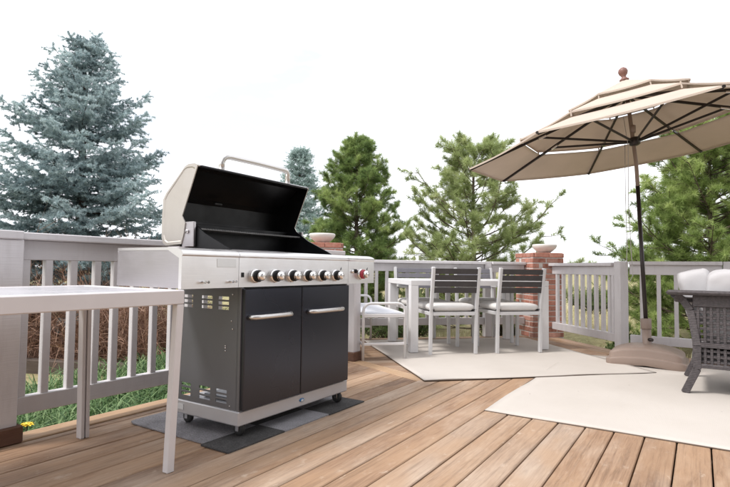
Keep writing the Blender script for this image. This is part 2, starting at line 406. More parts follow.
# ------------------------------------------------------------------ deck
deck = empty('deck', (0, 0, 0), kind='structure')
TH = .028
PITCH = .1475; V0 = -.03; GAP = .007
def clip(poly, nx, ny, d):                     # keep nx*x + ny*y <= d
    out = []
    for i, p in enumerate(poly):
        q = poly[(i + 1) % len(poly)]; a = nx * p[0] + ny * p[1] - d; b = nx * q[0] + ny * q[1] - d
        if a <= 0: out.append(p)
        if a * b < 0: t = a / (a - b); out.append((p[0] + t * (q[0] - p[0]), p[1] + t * (q[1] - p[1])))
    return out
def plank(poly, parent, mat='deck', rz=0, z=0, name='board'):
    """a board of that outline with eased top edges; grain runs along its local x"""
    cx = sum(p[0] for p in poly) / len(poly); cy = sum(p[1] for p in poly) / len(poly)
    c, s = math.cos(-rz), math.sin(-rz)
    L = [((p[0] - cx) * c - (p[1] - cy) * s, (p[0] - cx) * s + (p[1] - cy) * c) for p in poly]
    n = len(L); e = .004
    def ins(p):
        return (p[0] - math.copysign(min(e, abs(p[0])), p[0]), p[1] - math.copysign(min(e, abs(p[1])), p[1]))
    vs = [(*p, -TH) for p in L] + [(*p, -e) for p in L] + [(*ins(p), 0) for p in L]
    fs = [tuple(range(n))[::-1], tuple(range(2 * n, 3 * n))]
    for k in range(2):
        fs += [(k * n + i, k * n + (i + 1) % n, (k + 1) * n + (i + 1) % n, (k + 1) * n + i) for i in range(n)]
    m = MB().add(vs, fs); o = m.build(name, mat, parent, loc=(cx, cy, z)); o.rotation_euler = (0, 0, rz); return o
# the mitre line between the main boards and the 45 degree bay runs through (3.85, 2.25) at 67.5 degrees
MD = (math.cos(math.radians(67.5)), math.sin(math.radians(67.5))); MN = (MD[1], -MD[0]); MC = MN[0] * 3.85 + MN[1] * 2.25
XEND = 6.34; S2 = math.sqrt(.5)
k = -15
while True:
    y0 = V0 + k * PITCH; y1 = y0 + PITCH - GAP
    if y0 > 2.80: break
    y1 = min(y1, 2.825)
    jz = random.uniform(-.0012, .0012)
    if y0 > .68:
        P = clip([(-3, y0), (6, y0), (6, y1), (-3, y1)], *((*MN, MC - .004) if y0 > 1.78 else (S2, S2, 5.62 * S2)))
        plank(P, deck, z=jz)
    else:
        plank([(-3, y0), (XEND, y0), (XEND, y1), (-3, y1)], deck, z=jz)
    k += 1
plank(clip([(-3, 2.842), (6, 2.842), (6, 2.99), (-3, 2.99)], *MN, MC - .004), deck, 'deck_edge', z=.002)
# breaker board along the mitre
BR = [(3.85 + MD[0] * t + MN[0] * w, 2.25 + MD[1] * t + MN[1] * w) for t, w in ((-.40, .002), (.8, .002), (.8, .135), (-.40, .135))]
plank(BR, deck, 'deck_edge', rz=math.radians(67.5), z=.001)
# the bay, boards at 45 degrees
BAY = [(3.36, .72), (6.20, .72), (7.28, 1.80), (5.14, 3.94), (4.20, 3.0)]
S2 = math.sqrt(.5)
dmin = 5.645 * S2
while dmin < 9.15:
    d0, d1 = dmin, dmin + PITCH - GAP       # distance bands along (1,1)
    P = [(-20 * S2 + d0 * S2, 20 * S2 + d0 * S2), (20 * S2 + d0 * S2, -20 * S2 + d0 * S2), (20 * S2 + d1 * S2, -20 * S2 + d1 * S2), (-20 * S2 + d1 * S2, 20 * S2 + d1 * S2)]
    P = clip(P, -MN[0], -MN[1], -(MC + .142))
    P = clip(P, 0, -1, -.715)
    P = clip(P, S2, -S2, (5.48 - .30) * S2)
    P = clip(P, -S2, S2, (-1.30 + .16) * S2)
    P = clip(P, S2, S2, (9.08) * S2)
    if len(P) >= 3: plank(P, deck, rz=-PI / 4, z=random.uniform(-.001, .001))
    dmin += PITCH
    if d0 * math.sqrt(2) > 9.1 : break
# border boards of the bay, parallel to its side rails
for w0, w1 in ((5.19, 5.39), (5.40, 5.60)):
    P = [((w0 + s) / 2, (s - w0) / 2) for s in (6.90, 9.1)] + [((w1 + s) / 2, (s - w1) / 2) for s in (9.1, 6.90)]
    plank(P, deck, rz=PI / 4)
P = [((1.10 + s) / 2, (s - 1.10) / 2) for s in (7.2, 9.1)] + [((1.295 + s) / 2, (s - 1.295) / 2) for s in (9.1, 7.2)]
plank(P, deck, 'deck_edge', rz=PI / 4)
# joists and skirt below
jm = MB()
for x in np.arange(-2.8, 4.2, .45): jm.box(x - .02, x + .02, -2.2, 2.80, -.2, -TH - .001)
jm.build('joist', 'joist', deck)
MB().box(-3, 4.1, 2.94, 2.98, -.5, -TH - .003).build('skirt', 'deck_edge', deck)
sk = MB(); sk.box(-1.75, 1.75, -.02, .02, -.5, -TH - .003); o = sk.build('skirt', 'deck_edge', deck, loc=(6.19, 2.87, 0)); o.rotation_euler = (0, 0, -PI / 4)

# ------------------------------------------------------------------ unseen house wall behind the camera, added to block sky and feed grill reflections
MT['siding'] = mat_plain('pale grey clapboard paint', (.34, .34, .35), .6, 0, .06, 4, .15, 40)
MT['window_glass'] = mat_plain('dark window glass', (.03, .035, .04), .06, 0, .1, 3)
hs = empty('house', (-1.0, -2.62, 0), 0, 'unseen pale grey clapboard house wall, added behind the camera to block sky', 'house')
MB().box(-6.0, 5.0, -.22, -.02, GZ, 5.2, .004).build('wall', 'siding', hs)
for a0, a1 in ((-6.0, -.35), (2.05, 5.0)):
    for i in range(30):
        z = .02 + i * .172; MB().prism([(-.019, z), (.012, z), (-.004, z + .178), (-.019, z + .178)], a0, a1, 'x').build('siding_board', 'siding', hs)
for i in range(13, 30):
    z = .02 + i * .172; MB().prism([(-.019, z), (.012, z), (-.004, z + .178), (-.019, z + .178)], -.349, 2.049, 'x').build('siding_board', 'siding', hs)
for i in range(2):
    x0 = -.25 + i * 1.1; d_ = MB().box(x0, x0 + 1.08, -.018, .02, .03, 2.18, .004).build('glass_door', 'rail', hs)
    MB().box(x0 + .09, x0 + .99, .021, .026, .13, 2.08, .002).build('pane', 'window_glass', d_)
MB().box(-6.3, 5.3, -.3, .45, 5.2, 5.36, .01).build('eave', 'rail', hs)

# ------------------------------------------------------------------ railings
BAL = MB().box(-.019, .019, -.019, .019, 0, 1.0, .003).mesh('baluster', 'rail')
def railing(name, p0, p1, H, label, firsts, cap_w=.14, top_h=.10, zb=(.117, .205), cap_over=(0, 0), group='painted railing sections round the deck'):
    """rail section from p0 to p1, parts in local coordinates with x along the rail"""
    dx, dy = p1[0] - p0[0], p1[1] - p0[1]; L = math.hypot(dx, dy); rz = math.atan2(dy, dx)
    t = empty(name, (p0[0], p0[1], 0), rz, label, 'railing', group)
    c0, c1 = cap_over
    MB().box(-c0, L + c1, -cap_w / 2, cap_w / 2, H - .038, H, .005).build('cap_rail', 'rail', t)
    MB().box(0, L, -.022, .022, H - .04 - top_h, H - .0385, .003).build('top_rail', 'rail', t)
    MB().box(0, L, -.026, .026, zb[0], zb[1], .003).build('bottom_rail', 'rail', t)
    z0 = zb[1] - .004; z1 = H - .04 - top_h + .004
    for x in firsts:
        o = inst('baluster', BAL, t, (x, 0, z0)); o.scale = (1, 1, z1 - z0)
    return t
def post(x, y, rz, H, w, label, trim=True, cap=0.):
    t = empty('railing_post', (x, y, 0), rz, label, 'post', 'posts of the deck railing')
    MB().box(-w / 2, w / 2, -w / 2, w / 2, .0, H, .004).build('shaft', 'rail', t)
    if trim:
        q = w / 2 + .022; MB().box(-q, q, -q, q, .001, .085, .006).build('base_trim', 'trim_wood', t)
    if cap:
        q = w / 2 + .02; MB().box(-q, q, -q, q, H, H + cap, .005).build('post_cap', 'rail', t)
    return t
HL = 1.04
# left side, parallel to the boards
post(1.188, 2.915, 0, HL - .04, .15, 'wide mauve grey railing post at the left edge, brown block at its foot', True, 0)
MB_ = MB().box(.2, 1.257, 2.83, 3.0, HL - .039, HL + .004, .005)
tag(MB_.build('cap_rail_board', 'rail', off=(.7, 2.915, HL), loc=(.7, 2.915, HL)), 'end piece of mauve grey cap board over the left edge post', 'cap board')
bx = [1.307, 1.419, 1.550, 1.686, 1.800, 1.929, 2.065, 2.200] + [2.2 + .133 * i for i in range(1, 14)]
railing('deck_railing', (1.262, 2.925), (4.09, 2.925), HL, 'railing behind the grill and slim table, in front of the blue spruce', [b - 1.262 for b in bx if b < 4.05])
post(4.16, 2.815, 0, .955, .115, 'slender railing post with brown foot block between grill and bench', True)
# bay: left side (mostly behind the grill), back, right side
PR = (7.215, 1.836); PLc = (5.12, 3.93)
n45 = (S2, S2)
L1 = math.hypot(PLc[0] - 4.16 - .16, PLc[1] - 2.83 - .16) - .05
railing('deck_railing', (4.20, 2.87), (PLc[0] - .16 - .02, PLc[1] - .16 - .07), .97, 'short railing stretch running back from the slender post to the far brick pillar', [.11 + .13 * i for i in range(int((L1 - .1) / .13))])
mid = (6.676, 2.374)
railing('deck_railing', (PLc[0] + .163, PLc[1] - .163), (mid[0] - .035, mid[1] + .035), .985, 'long back railing behind the dining table', [.06 + .135 * i for i in range(14)], zb=(.16, .25))
post(mid[0], mid[1], -PI / 4, .985, .09, 'railing post behind the dining chairs, near the brick pillar', False)
railing('deck_railing', (mid[0] + .035, mid[1] - .035), (PR[0] - .163, PR[1] + .163), .985, 'short railing stretch between its post and the left face of the brick pillar', [.05 + .13 * i for i in range(3)], zb=(.16, .25))
rp = (6.19, .715)
ra, rb = (7.215 - .163 - .02, 1.836 - .163 - .24), (rp[0] + .045, rp[1] + .045)
ra = (rb[0] + .86, rb[1] + .86)
Lr = math.hypot(ra[0] - rb[0], ra[1] - rb[1])
railing('deck_railing', rb, ra, .972, 'railing of ten slim balusters from the brick pillar to the post by the umbrella', [max(0.03, math.hypot(u - rb[0], u - 5.42 - rb[1])) for u in (6.191 + .04, 6.283, 6.366, 6.453, 6.544, 6.631, 6.718, 6.809, 6.908, 7.002)], cap_over=(-.01, .02))
post(rp[0], rp[1], PI / 4, .985, .10, 'railing post beside the umbrella stand with a cord looped on it', False)
railing('deck_railing', (6.225, .635), (6.225, -.185), .985, 'railing behind the umbrella stand, in front of the leafy pine', [.115 + .155 * i for i in range(5)])
post(6.225, -.235, 0, .985, .09, 'railing post behind the wicker sofa at the right edge', False)
railing('deck_railing', (6.225, -.285), (6.225, -2.1), .985, 'railing stretch behind the wicker sofa, running out at the right edge', [.1 + .155 * i for i in range(11)])

# ------------------------------------------------------------------ brick pillars and bowls
BRK = [MB().box(-l / 2, l / 2, -.046, .046, 0, .057, .004).mesh('brick', 'brick') for l in (.192, .192, .092)]
def pillar(x, y, label, courses, W=.45):
    t = empty('brick_pillar', (x, y, 0), -PI / 4, label, 'pillar', 'brick pillars at the corners of the bay')
    H = courses * .0695
    MB().box(-W / 2 + .004, W / 2 - .004, -W / 2 + .004, W / 2 - .004, -.3, H - .006, .002).build('mortar_core', 'mortar', t)
    h = W / 2
    for c in range(courses):
        z = c * .0695; top = c >= courses - 1
        for sidx in range(4):
            a = sidx * PI / 2; ca, sa = math.cos(a), math.sin(a)
            # each side runs from its corner, leaving the last 0.1 m to the next side
            xs = [(-h + .096, 0), (-h + .096 + .2025, 0)] if (c + sidx) % 2 == 0 else [(-h + .046, 2), (-h + .096 + .2025 * .5 + .048 - .003, 0), (h - .046 - .1015, 2)]
            for px, kind in xs:
                j = random.uniform(-.002, .0025) + (.006 if top else 0)
                lx, ly = px, -h + .046 - j
                o = inst('brick', BRK[kind], t, (lx * ca - ly * sa, lx * sa + ly * ca, z + .005), a)
    for i in range(4):
        for jx in (-1, 1): inst('brick', BRK[0], t, (jx * .1, -.075 + .05 * 0 + (i - 1.0) * .101 - .025, H - .0645 + .004))
    return H
HP = pillar(PR[0], PR[1], 'red brick pillar right of the dining table, white bowl on top', 16)
pillar(PLc[0], PLc[1], 'red brick pillar peeking over the grill shelf, white bowl on top', 17)
def bowl(x, y, z, label):
    pr = [(.06, 0), (.075, .002), (.105, .025), (.145, .06), (.163, .095), (.158, .112), (.148, .116), (.140, .108), (.125, .07), (.09, .03), (.02, .018)]
    m = MB().lathe(pr, 36); o = m.build('bowl', 'ceramic', loc=(x, y, z)); tag(o, label, 'bowl', 'white bowls on the brick pillars')
    return o
bowl(PR[0] + .05, PR[1] - .06, HP + .002, 'white ceramic bowl on the brick pillar right of the dining table')
bowl(PLc[0], PLc[1], HP + .0695 + .002, 'white ceramic bowl on the brick pillar behind the grill')

# ------------------------------------------------------------------ rugs
def rug(name, cx, cy, w, d, rz, z, label):
    m = MB(); nx, ny = 40, 40; vs = []; fs = []
    for i in range(nx + 1):
        for j in range(ny + 1):
            x = -w / 2 + w * i / nx; y = -d / 2 + d * j / ny
            edge = min(x + w / 2, w / 2 - x, y + d / 2, d / 2 - y)
            wob = .003 * math.sin(5.1 * x + 1.2 + cx) * (1 if j in (0, ny) else 0); wx = .003 * math.sin(4.3 * y + cy) * (1 if i in (0, nx) else 0)
            h = .006 + .0025 * math.sin(3 * x + 2 * y) * math.sin(4.7 * y + cx) + .0016 * math.sin(11 * x + 1.7 * math.sin(5 * y)) * math.sin(2.3 * y + cy) + .005 * math.exp(-edge / .06) * (.5 + .5 * math.sin(5 * (x + y) + cx))
            vs.append((x + wx, y + wob, h))
    for i in range(nx):
        for j in range(ny):
            a = i * (ny + 1) + j; fs.append((a, a + ny + 1, a + ny + 2, a + 1))
    m.add(vs, fs, True)
    o = m.build(name, 'rug', loc=(cx, cy, z)); o.rotation_euler = (0, 0, rz)
    sm = o.modifiers.new('thick', 'SOLIDIFY'); sm.thickness = .005; sm.offset = -1
    tag(o, label, 'rug', 'off white rugs on the deck')
    # bound edge: thin cord all round, dark brown standing in for the shadow gap
    e = MB(); ring = [(-w / 2, -d / 2), (w / 2, -d / 2), (w / 2, d / 2), (-w / 2, d / 2)]
    for a, b in zip(ring, ring[1:] + ring[:1]): e.tube([(*a, .003), (*b, .003)], .0035, 6)
    e.build('shaded_binding', 'rug_edge_shade', o)
    return o
# dining rug: front corner (3.70,1.82), turned 45 degrees; local x along (1,-1), y along (1,1)
def p45(x, y): return ((x + y) * S2, (y - x) * S2)    # local -> world for rot -45
fx0, fx1 = 1.33, 3.43; fy0, fy1 = 3.90, 6.14          # (u-v)/sqrt2 and (u+v)/sqrt2
c = p45((fx0 + fx1) / 2, (fy0 + fy1) / 2)
rug('rug', c[0], c[1], fx1 - fx0, fy1 - fy0, -PI / 4, .006, 'off white flat woven rug under the dining table')
rug('rug', 3.17 + 1.35, 1.143 - 1.5, 2.7, 3.0, 0, .0, 'off white flat woven rug in the foreground under the wicker sofa')

# ------------------------------------------------------------------ grill mat
matx = empty('grill_mat', (2.33, 2.28, 0), 0, 'grey and charcoal carpet tile mat under the grill', 'mat')
def tile(x0, x1, y0, y1, mat, rl=False, z=0):
    P = [(x0, y0), (x1, y0), (x1, y1), (x0, y1)]
    if rl: P = P[:3] + [(x0 + .05, y1), (x0 + .015, y1 - .012), (x0, y1 - .05)]
    MB().prism(P, .002 + z, .009 + z, 'z').build('carpet_tile', mat, matx, off=(2.33, 2.28, 0))
tile(1.745, 2.14, 1.872, 2.066, 'mat_dark'); tile(2.141, 2.53, 1.872, 2.066, 'mat_grey'); tile(2.531, 2.91, 1.866, 2.066, 'mat_dark')
tile(1.765, 2.12, 2.067, 2.70, 'mat_grey', True, .001); tile(2.121, 2.53, 2.067, 2.69, 'mat_dark'); tile(2.531, 2.90, 2.067, 2.69, 'mat_grey')

# ------------------------------------------------------------------ grill
G0 = (2.36, 2.2, 0)
gr = empty('gas_grill', G0, 0, 'six burner gas grill with open black lid and charcoal doors', 'grill')
def gb(m, name, mat, parent=gr, **kw):
    if parent is gr: return m.build(name, mat, gr, off=G0, **kw)
    # sub-part: origin kept at the grill's origin
    return m.build(name, mat, parent, off=G0, **kw)
tray = gb(MB().box(1.883, 2.840, 1.955, 2.455, .075, .150, .006), 'bottom_tray', 'tray')
gb(MB().prism([(2.425, .128), (2.425, .098), (2.375, .098), (2.375, .128)], 1.880, 1.8825, 'x'), 'sticker', 'sticker', tray)
em = MB().lathe([(.0, 0), (.017, 0), (.017, -.003), (.012, -.005), (0, -.005)], 20, (0, 0, 0), 'y')
em.v = [(p[0] * 1.25 + 2.375, p[1] + 1.954, p[2] * .62 + .112) for p in em.v]
eo = gb(em, 'emblem', 'blue', tray)
gb(MB().prism([(2.36, .107), (2.372, .121), (2.378, .113), (2.392, .118), (2.377, .105)], 1.9465, 1.9488, 'y'), 'emblem_mark', 'sticker', tray)
# side panels with punched slots, open between them so that light falls through
def slotted(x0, x1):
    ys = [1.978, 2.445]; zs = [.152, .775]
    cols = [(2.045, 2.125), (2.170, 2.255), (2.325, 2.40)]
    rows = [(.178, .194), (.204, .220), (.230, .246), (.655, .671), (.681, .697), (.707, .723)]
    Y = sorted(set(ys + [a for c in cols for a in c])); Z = sorted(set(zs + [a for r in rows for a in r]))
    m = MB()
    hole = lambda i, j: any(abs(Y[i] - a) < 1e-6 for a, b in cols) and any(abs(Z[j] - a) < 1e-6 for a, b in rows)
    for i in range(len(Y) - 1):
        for j in range(len(Z) - 1):
            if hole(i, j):
                a, b, c_, d = Y[i], Y[i + 1], Z[j], Z[j + 1]
                for q in (((a, c_), (b, c_)), ((b, c_), (b, d)), ((b, d), (a, d)), ((a, d), (a, c_))):
                    (p, r), (s_, t) = q; m.add([(x0, p, r), (x0, s_, t), (x1, s_, t), (x1, p, r)], [(0, 1, 2, 3)])
                continue
            a, b, c_, d = Y[i], Y[i + 1], Z[j], Z[j + 1]
            m.add([(x0, a, c_), (x0, b, c_), (x0, b, d), (x0, a, d)], [(3, 2, 1, 0)])
            m.add([(x1, a, c_), (x1, b, c_), (x1, b, d), (x1, a, d)], [(0, 1, 2, 3)])
    return m
pan = gb(slotted(1.885, 1.888), 'side_panel', 'cab'); gb(slotted(2.826, 2.829), 'side_panel', 'cab')
sc = MB()
for (y, z) in ((2.02, .60), (2.06, .47), (2.06, .46), (2.06, .445), (2.01, .56), (2.015, .735), (2.02, .17)):
    sc.lathe([(.0, -.001), (.004, -.001), (.004, -.004), (0, -.004)], 8, (1.885, y, z), 'x')
gb(sc, 'screw', 'chrome', pan)
gb(MB().box(1.8845, 1.905, 1.9575, 1.9775, .151, .775, .002), 'corner_post', 'cab'); gb(MB().box(2.812, 2.8295, 1.9575, 1.9775, .151, .775, .002), 'corner_post', 'cab')
gb(MB().box(1.906, 2.811, 1.959, 1.975, .151, .80, .002), 'dark_gap_backing', 'black')  # black sheet added behind the doors so bright gaps read as dark lines
gb(MB().box(2.0, 2.7, 2.15, 2.35, .152, .17, .002), 'tank_plate', 'cab')
gb(MB().lathe([(.02, 0), (.11, .005), (.14, .03), (.15, .08), (.15, .24), (.13, .29), (.05, .32), (.03, .36), (.03, .40)], 24, (2.55, 2.22, .17)), 'gas_bottle', 'tray')
hp = [(0, 0), (.0, -.025), (.012, -.037), (.03, -.042)]
for x0, x1, hx0, hx1 in ((1.893, 2.337, 1.922, 2.222), (2.343, 2.817, 2.395, 2.715)):
    d = gb(MB().box(x0, x1, 1.934, 1.957, .154, .767, .004), 'door', 'door')
    y = 1.934; zz = .622
    path = [(hx0, y, zz), (hx0, y - .018, zz), (hx0 + .012, y - .03, zz), (hx0 + .04, y - .035, zz), ((hx0 + hx1) / 2, y - .038, zz), (hx1 - .04, y - .035, zz), (hx1 - .012, y - .03, zz), (hx1, y - .018, zz), (hx1, y, zz)]
    gb(MB().tube(path, [.0135] * 9, 10), 'door_handle', 'handle', d)
# shelves and control panel share one cross-section: flat top, rounded slope, upright fascia
YB = 2.42
def section(back, zt=.962):
    pr = [(1.932, .776), (1.932, .924), (1.926, .930), (1.926, .936)]
    for i in range(7):
        w = i / 6 * PI / 2
        pr.append((1.926 + .085 * (1 - math.cos(w)), .936 + .028 * math.sin(w)))
    pr += [(2.05, zt + .002), (back, zt + .002), (back, zt - .012), (2.03, zt - .012), (1.952, .915), (1.952, .776)]
    return pr
sl = gb(MB().prism(section(YB), 1.500, 1.840, 'x'), 'side_shelf', 'steel')
gb(MB().prism([(1.953, .779), (1.953, .915), (2.03, .949), (2.415, .949), (2.415, .779)], 1.501, 1.513, 'x'), 'shelf_end', 'steel_shaded', sl)
gb(MB().box(1.500, 1.84, 2.4105, 2.423, .779, .949, .002), 'shelf_back', 'steel_shaded', sl)
gb(MB().box(1.700, 1.822, 1.9305, 1.9335, .875, .916, .001), 'badge', 'handle', sl)
for x in (1.612, 1.633, 1.782, 1.803):
    gb(MB().tube([(x, 1.933, .806), (x, 1.915, .806), (x, 1.907, .806)], [.0045, .0045, .0075], 8), 'tool_hook', 'chrome', sl)
cp = gb(MB().prism(section(2.06), 1.842, 2.798, 'x'), 'control_panel', 'steel')
sr = gb(MB().prism(section(YB), 2.800, 3.118, 'x'), 'side_shelf', 'steel')
gb(MB().prism([(1.953, .779), (1.953, .915), (2.03, .949), (2.415, .949), (2.415, .779)], 3.105, 3.117, 'x'), 'shelf_end', 'steel_shaded', sr)
gb(MB().box(2.80, 3.118, 2.4105, 2.423, .779, .949, .002), 'shelf_back', 'steel_shaded', sr)
gb(MB().bar((3.02, 2.1, .80), (2.833, 2.1, .58), .02, .02), 'shelf_brace', 'black', sr)
def knob(x, z, ring, par):
    b = gb(MB().lathe([(.0, 0), (.037, 0), (.037, -.006), (.033, -.012), (.027, -.014), (0, -.014)], 28, (x, 1.931, z), 'y'), 'knob', 'chrome', par)
    gb(MB().lathe([(.0, -.013), (.031, -.013), (.031, -.028), (.028, -.032), (0, -.032)], 28, (x, 1.931, z), 'y'), 'knob_ring', ring, par)
    gb(MB().lathe([(.0, -.031), (.024, -.031), (.025, -.045), (.0235, -.053), (.018, -.060), (.008, -.064), (0, -.064)], 28, (x, 1.931, z), 'y'), 'knob_cap', 'chrome', par)
for x in (1.955, 2.100, 2.238, 2.374, 2.512, 2.652): knob(x, .832, 'black', cp)
knob(2.945, .838, 'red', sr)
gb(MB().box(1.858, 1.876, 1.929, 1.9335, .826, .850, .001), 'switch', 'black', cp)
gb(MB().lathe([(0, 0), (.014, 0), (.014, -.010), (.010, -.018), (0, -.018)], 18, (2.875, 1.931, .858), 'y'), 'igniter_button', 'black', sr)
gb(MB().lathe([(0, 0), (.012, 0), (.012, -.006), (.009, -.012), (0, -.012)], 18, (2.846, 1.931, .856), 'y'), 'igniter_button', 'chrome', sr)
for x in (2.71, 3.02):
    gb(MB().prism([(x, .862), (x + .012, .868), (x + .014, .884), (x + .004, .877)], 1.9305, 1.9318, 'y'), 'printed_flame', 'cab', cp if x < 2.8 else sr)
# firebox
wl = [(2.062, .80), (2.062, .966), (2.10, .985), (2.27, 1.060), (2.375, 1.128), (2.475, 1.128), (2.475, .80)]
for xa in (1.905, 2.795): gb(MB().prism(wl, xa, xa + .010, 'x'), 'firebox_side', 'black')
gb(MB().box(1.916, 2.794, 2.462, 2.474, .80, 1.125, .002).box(1.916, 2.794, 2.064, 2.074, .80, .955, .002).box(1.916, 2.794, 2.075, 2.461, .80, .81, .002), 'firebox', 'black_inside')
gt = MB()
for i in range(30):
    x = 1.93 + i * .0295; gt.box(x - .005, x + .005, 2.08, 2.44, .935, .945, .002)
gb(gt, 'cooking_grate', 'black')
rk = MB()
for y in (2.335, 2.375, 2.415, 2.45): rk.tube([(1.918, y, 1.083), (2.792, y, 1.083)], .0035, 6)
for i in range(46):
    x = 1.93 + i * .019; rk.tube([(x, 2.335, 1.089), (x, 2.45, 1.089)], .0028, 5)
gb(rk, 'warming_rack', 'rack')
gb(MB().box(1.884, 1.902, 2.335, 2.43, .985, 1.125, .003).lathe([(0, 0), (.012, 0), (.012, -.008), (0, -.008)], 14, (1.884, 2.385, 1.07), 'x'), 'hinge_plate', 'steel_shaded')
gb(MB().box(2.808, 2.826, 2.335, 2.43, .985, 1.125, .003), 'hinge_plate', 'steel_shaded')
gb(MB().box(1.842, 2.80, 2.40, 2.50, .93, .985, .003), 'rear_ledge', 'steel_shaded')
# lid, swung open
P = [(2.309, 1.435), (2.335, 1.446), (2.385, 1.447), (2.415, 1.436), (2.456, 1.400), (2.575, 1.296), (2.600, 1.262), (2.606, 1.15), (2.604, 1.04), (2.590, 1.008), (2.564, .995)]
def offs(P, d):
    out = []
    for i, p in enumerate(P):
        a = P[max(i - 1, 0)]; b = P[min(i + 1, len(P) - 1)]; tx, ty = b[0] - a[0], b[1] - a[1]; l = math.hypot(tx, ty)
        out.append((p[0] + ty / l * d, p[1] - tx / l * d))
    return out
lid = gb(MB().prism(P + offs(P, .006)[::-1], 1.884, 2.838, 'x'), 'lid', 'steel')
gb(MB().prism(offs(P, .007) + offs(P, .012)[::-1], 1.886, 2.836, 'x'), 'lid_liner', 'black_inside', lid)
SP = P + [(2.43, 1.001), (2.410, 1.06), (2.401, 1.118), (2.428, 1.159)]
ct = (sum(p[0] for p in SP) / len(SP), sum(p[1] for p in SP) / len(SP))
SPi = [(p[0] + (ct[0] - p[0]) * .12, p[1] + (ct[1] - p[1]) * .07) for p in SP]
SPj = [(p[0] + (ct[0] - p[0]) * .16, p[1] + (ct[1] - p[1]) * .095) for p in SP]
def ring(A, B, xa, xb):
    n = len(A); vs = [(xa, *p) for p in A] + [(xb, *p) for p in B]
    return vs, [(i, (i + 1) % n, n + (i + 1) % n, n + i) for i in range(n)]
for xs, sg in ((1.884, -1), (2.838, 1)):
    m = MB(); xo = xs + sg * .006
    for A, B, xa, xb in ((SP, SP, xs, xo), (SP, SPi, xo, xo), (SPi, SPj, xo, xo - sg * .003)):
        v_, f_ = ring(A, B, xa, xb); m.add(v_, f_)
    m.add([(xo - sg * .003, *p) for p in SPj], [tuple(range(len(SPj)))]); m.add([(xs, *p) for p in SP], [tuple(range(len(SP)))])
    gb(m, 'lid_side', 'lid_side', lid)
    m2 = MB().prism([(p[0] + (ct[0] - p[0]) * .03, p[1] + (ct[1] - p[1]) * .03) for p in SP], xs - sg * .0005, xs - sg * .003, 'x')
    gb(m2, 'lid_liner', 'black_inside', lid)
gb(MB().box(1.90, 2.82, 2.300, 2.312, 1.424, 1.436, .003), 'lid_rim', 'black', lid)
gb(MB().box(2.20, 2.26, 2.53, 2.545, 1.262, 1.275, .003), 'lid_bracket', 'rubber', lid)
hy = 2.35; hx0, hx1 = 2.085, 2.665
path = [(hx0, hy, 1.445), (hx0, hy, 1.485), (hx0 + .006, hy - .004, 1.508), (hx0 + .022, hy - .008, 1.524), (hx0 + .05, hy - .01, 1.530), ((hx0 + hx1) / 2, hy - .012, 1.532),
        (hx1 - .05, hy - .01, 1.530), (hx1 - .022, hy - .008, 1.524), (hx1 - .006, hy - .004, 1.508), (hx1, hy, 1.485), (hx1, hy, 1.445)]
gb(MB().tube(path, .0175, 14), 'lid_handle', 'handle', lid)
# casters
for x, y in ((1.945, 2.01), (2.775, 1.99), (1.945, 2.41), (2.775, 2.40)):
    w = gb(MB().lathe([(0, -.013), (.022, -.013), (.033, -.010), (.0355, 0), (.033, .010), (.022, .013), (0, .013)], 22, (x, y, .0455), 'x'), 'caster', 'rubber')
    gb(MB().box(x - .019, x - .015, y - .012, y + .012, .035, .073, .001).box(x + .015, x + .019, y - .012, y + .012, .035, .073, .001).box(x - .019, x + .019, y - .012, y + .012, .068, .076, .001), 'fork', 'chrome', w)

# ------------------------------------------------------------------ slim table at the left
tb = empty('side_table', (.40, 2.30, 0), 0, 'pinkish white metal table with grey top at the left edge', 'table')
T0 = (.40, 2.30, 0)
tx0, tx1, ty0, ty1 = -.62, 1.500, 1.905, 2.685
fm = MB()
fm.box(tx0, tx1, ty0, ty0 + .045, .712, .774, .004).box(tx0, tx1, ty1 - .045, ty1, .712, .774, .004)
fm.box(tx0, tx0 + .045, ty0 + .046, ty1 - .046, .712, .774, .004).box(tx1 - .045, tx1, ty0 + .046, ty1 - .046, .712, .774, .004)
fm.build('frame', 'prep_frame', tb, off=T0)
MB().box(tx0 + .046, tx1 - .046, ty0 + .046, ty1 - .046, .755, .771, .002).build('table_top', 'table_top', tb, off=T0)
def leg_l(x, y, sx, sy, dx=-.028, dy=.0):
    """an angle-section leg, leaning a little"""
    m = MB(); w = .035 if sy < 0 else .044; t = .006
    sh = lambda q: (q[0] + dx * (1 - q[2] / .712), q[1] + dy * (1 - q[2] / .712), q[2])
    m.box(x - w / 2, x + w / 2, y - w / 2, y + w / 2, .0, .7115, .003, sh) if sy < 0 else (m.box(x - w / 2, x - .004, y - w / 2, y + w / 2, 0, .7115, .002, sh), m.box(x + .004, x + w / 2, y - w / 2, y + w / 2, 0, .7115, .002, sh), m.box(x - .0035, x + .0035, y - w / 2 + .012, y + w / 2, 0, .7115, .002, sh))
    m.build('leg', 'prep_frame', tb, off=T0)
leg_l(tx1 - .0180, ty0 + .0180, 1, -1); leg_l(tx1 - .020, ty1 - .027, 1, 1, .012); leg_l(tx0 + .0265, ty0 + .0265, -1, -1); leg_l(tx0 + .027, ty1 - .027, -1, 1)

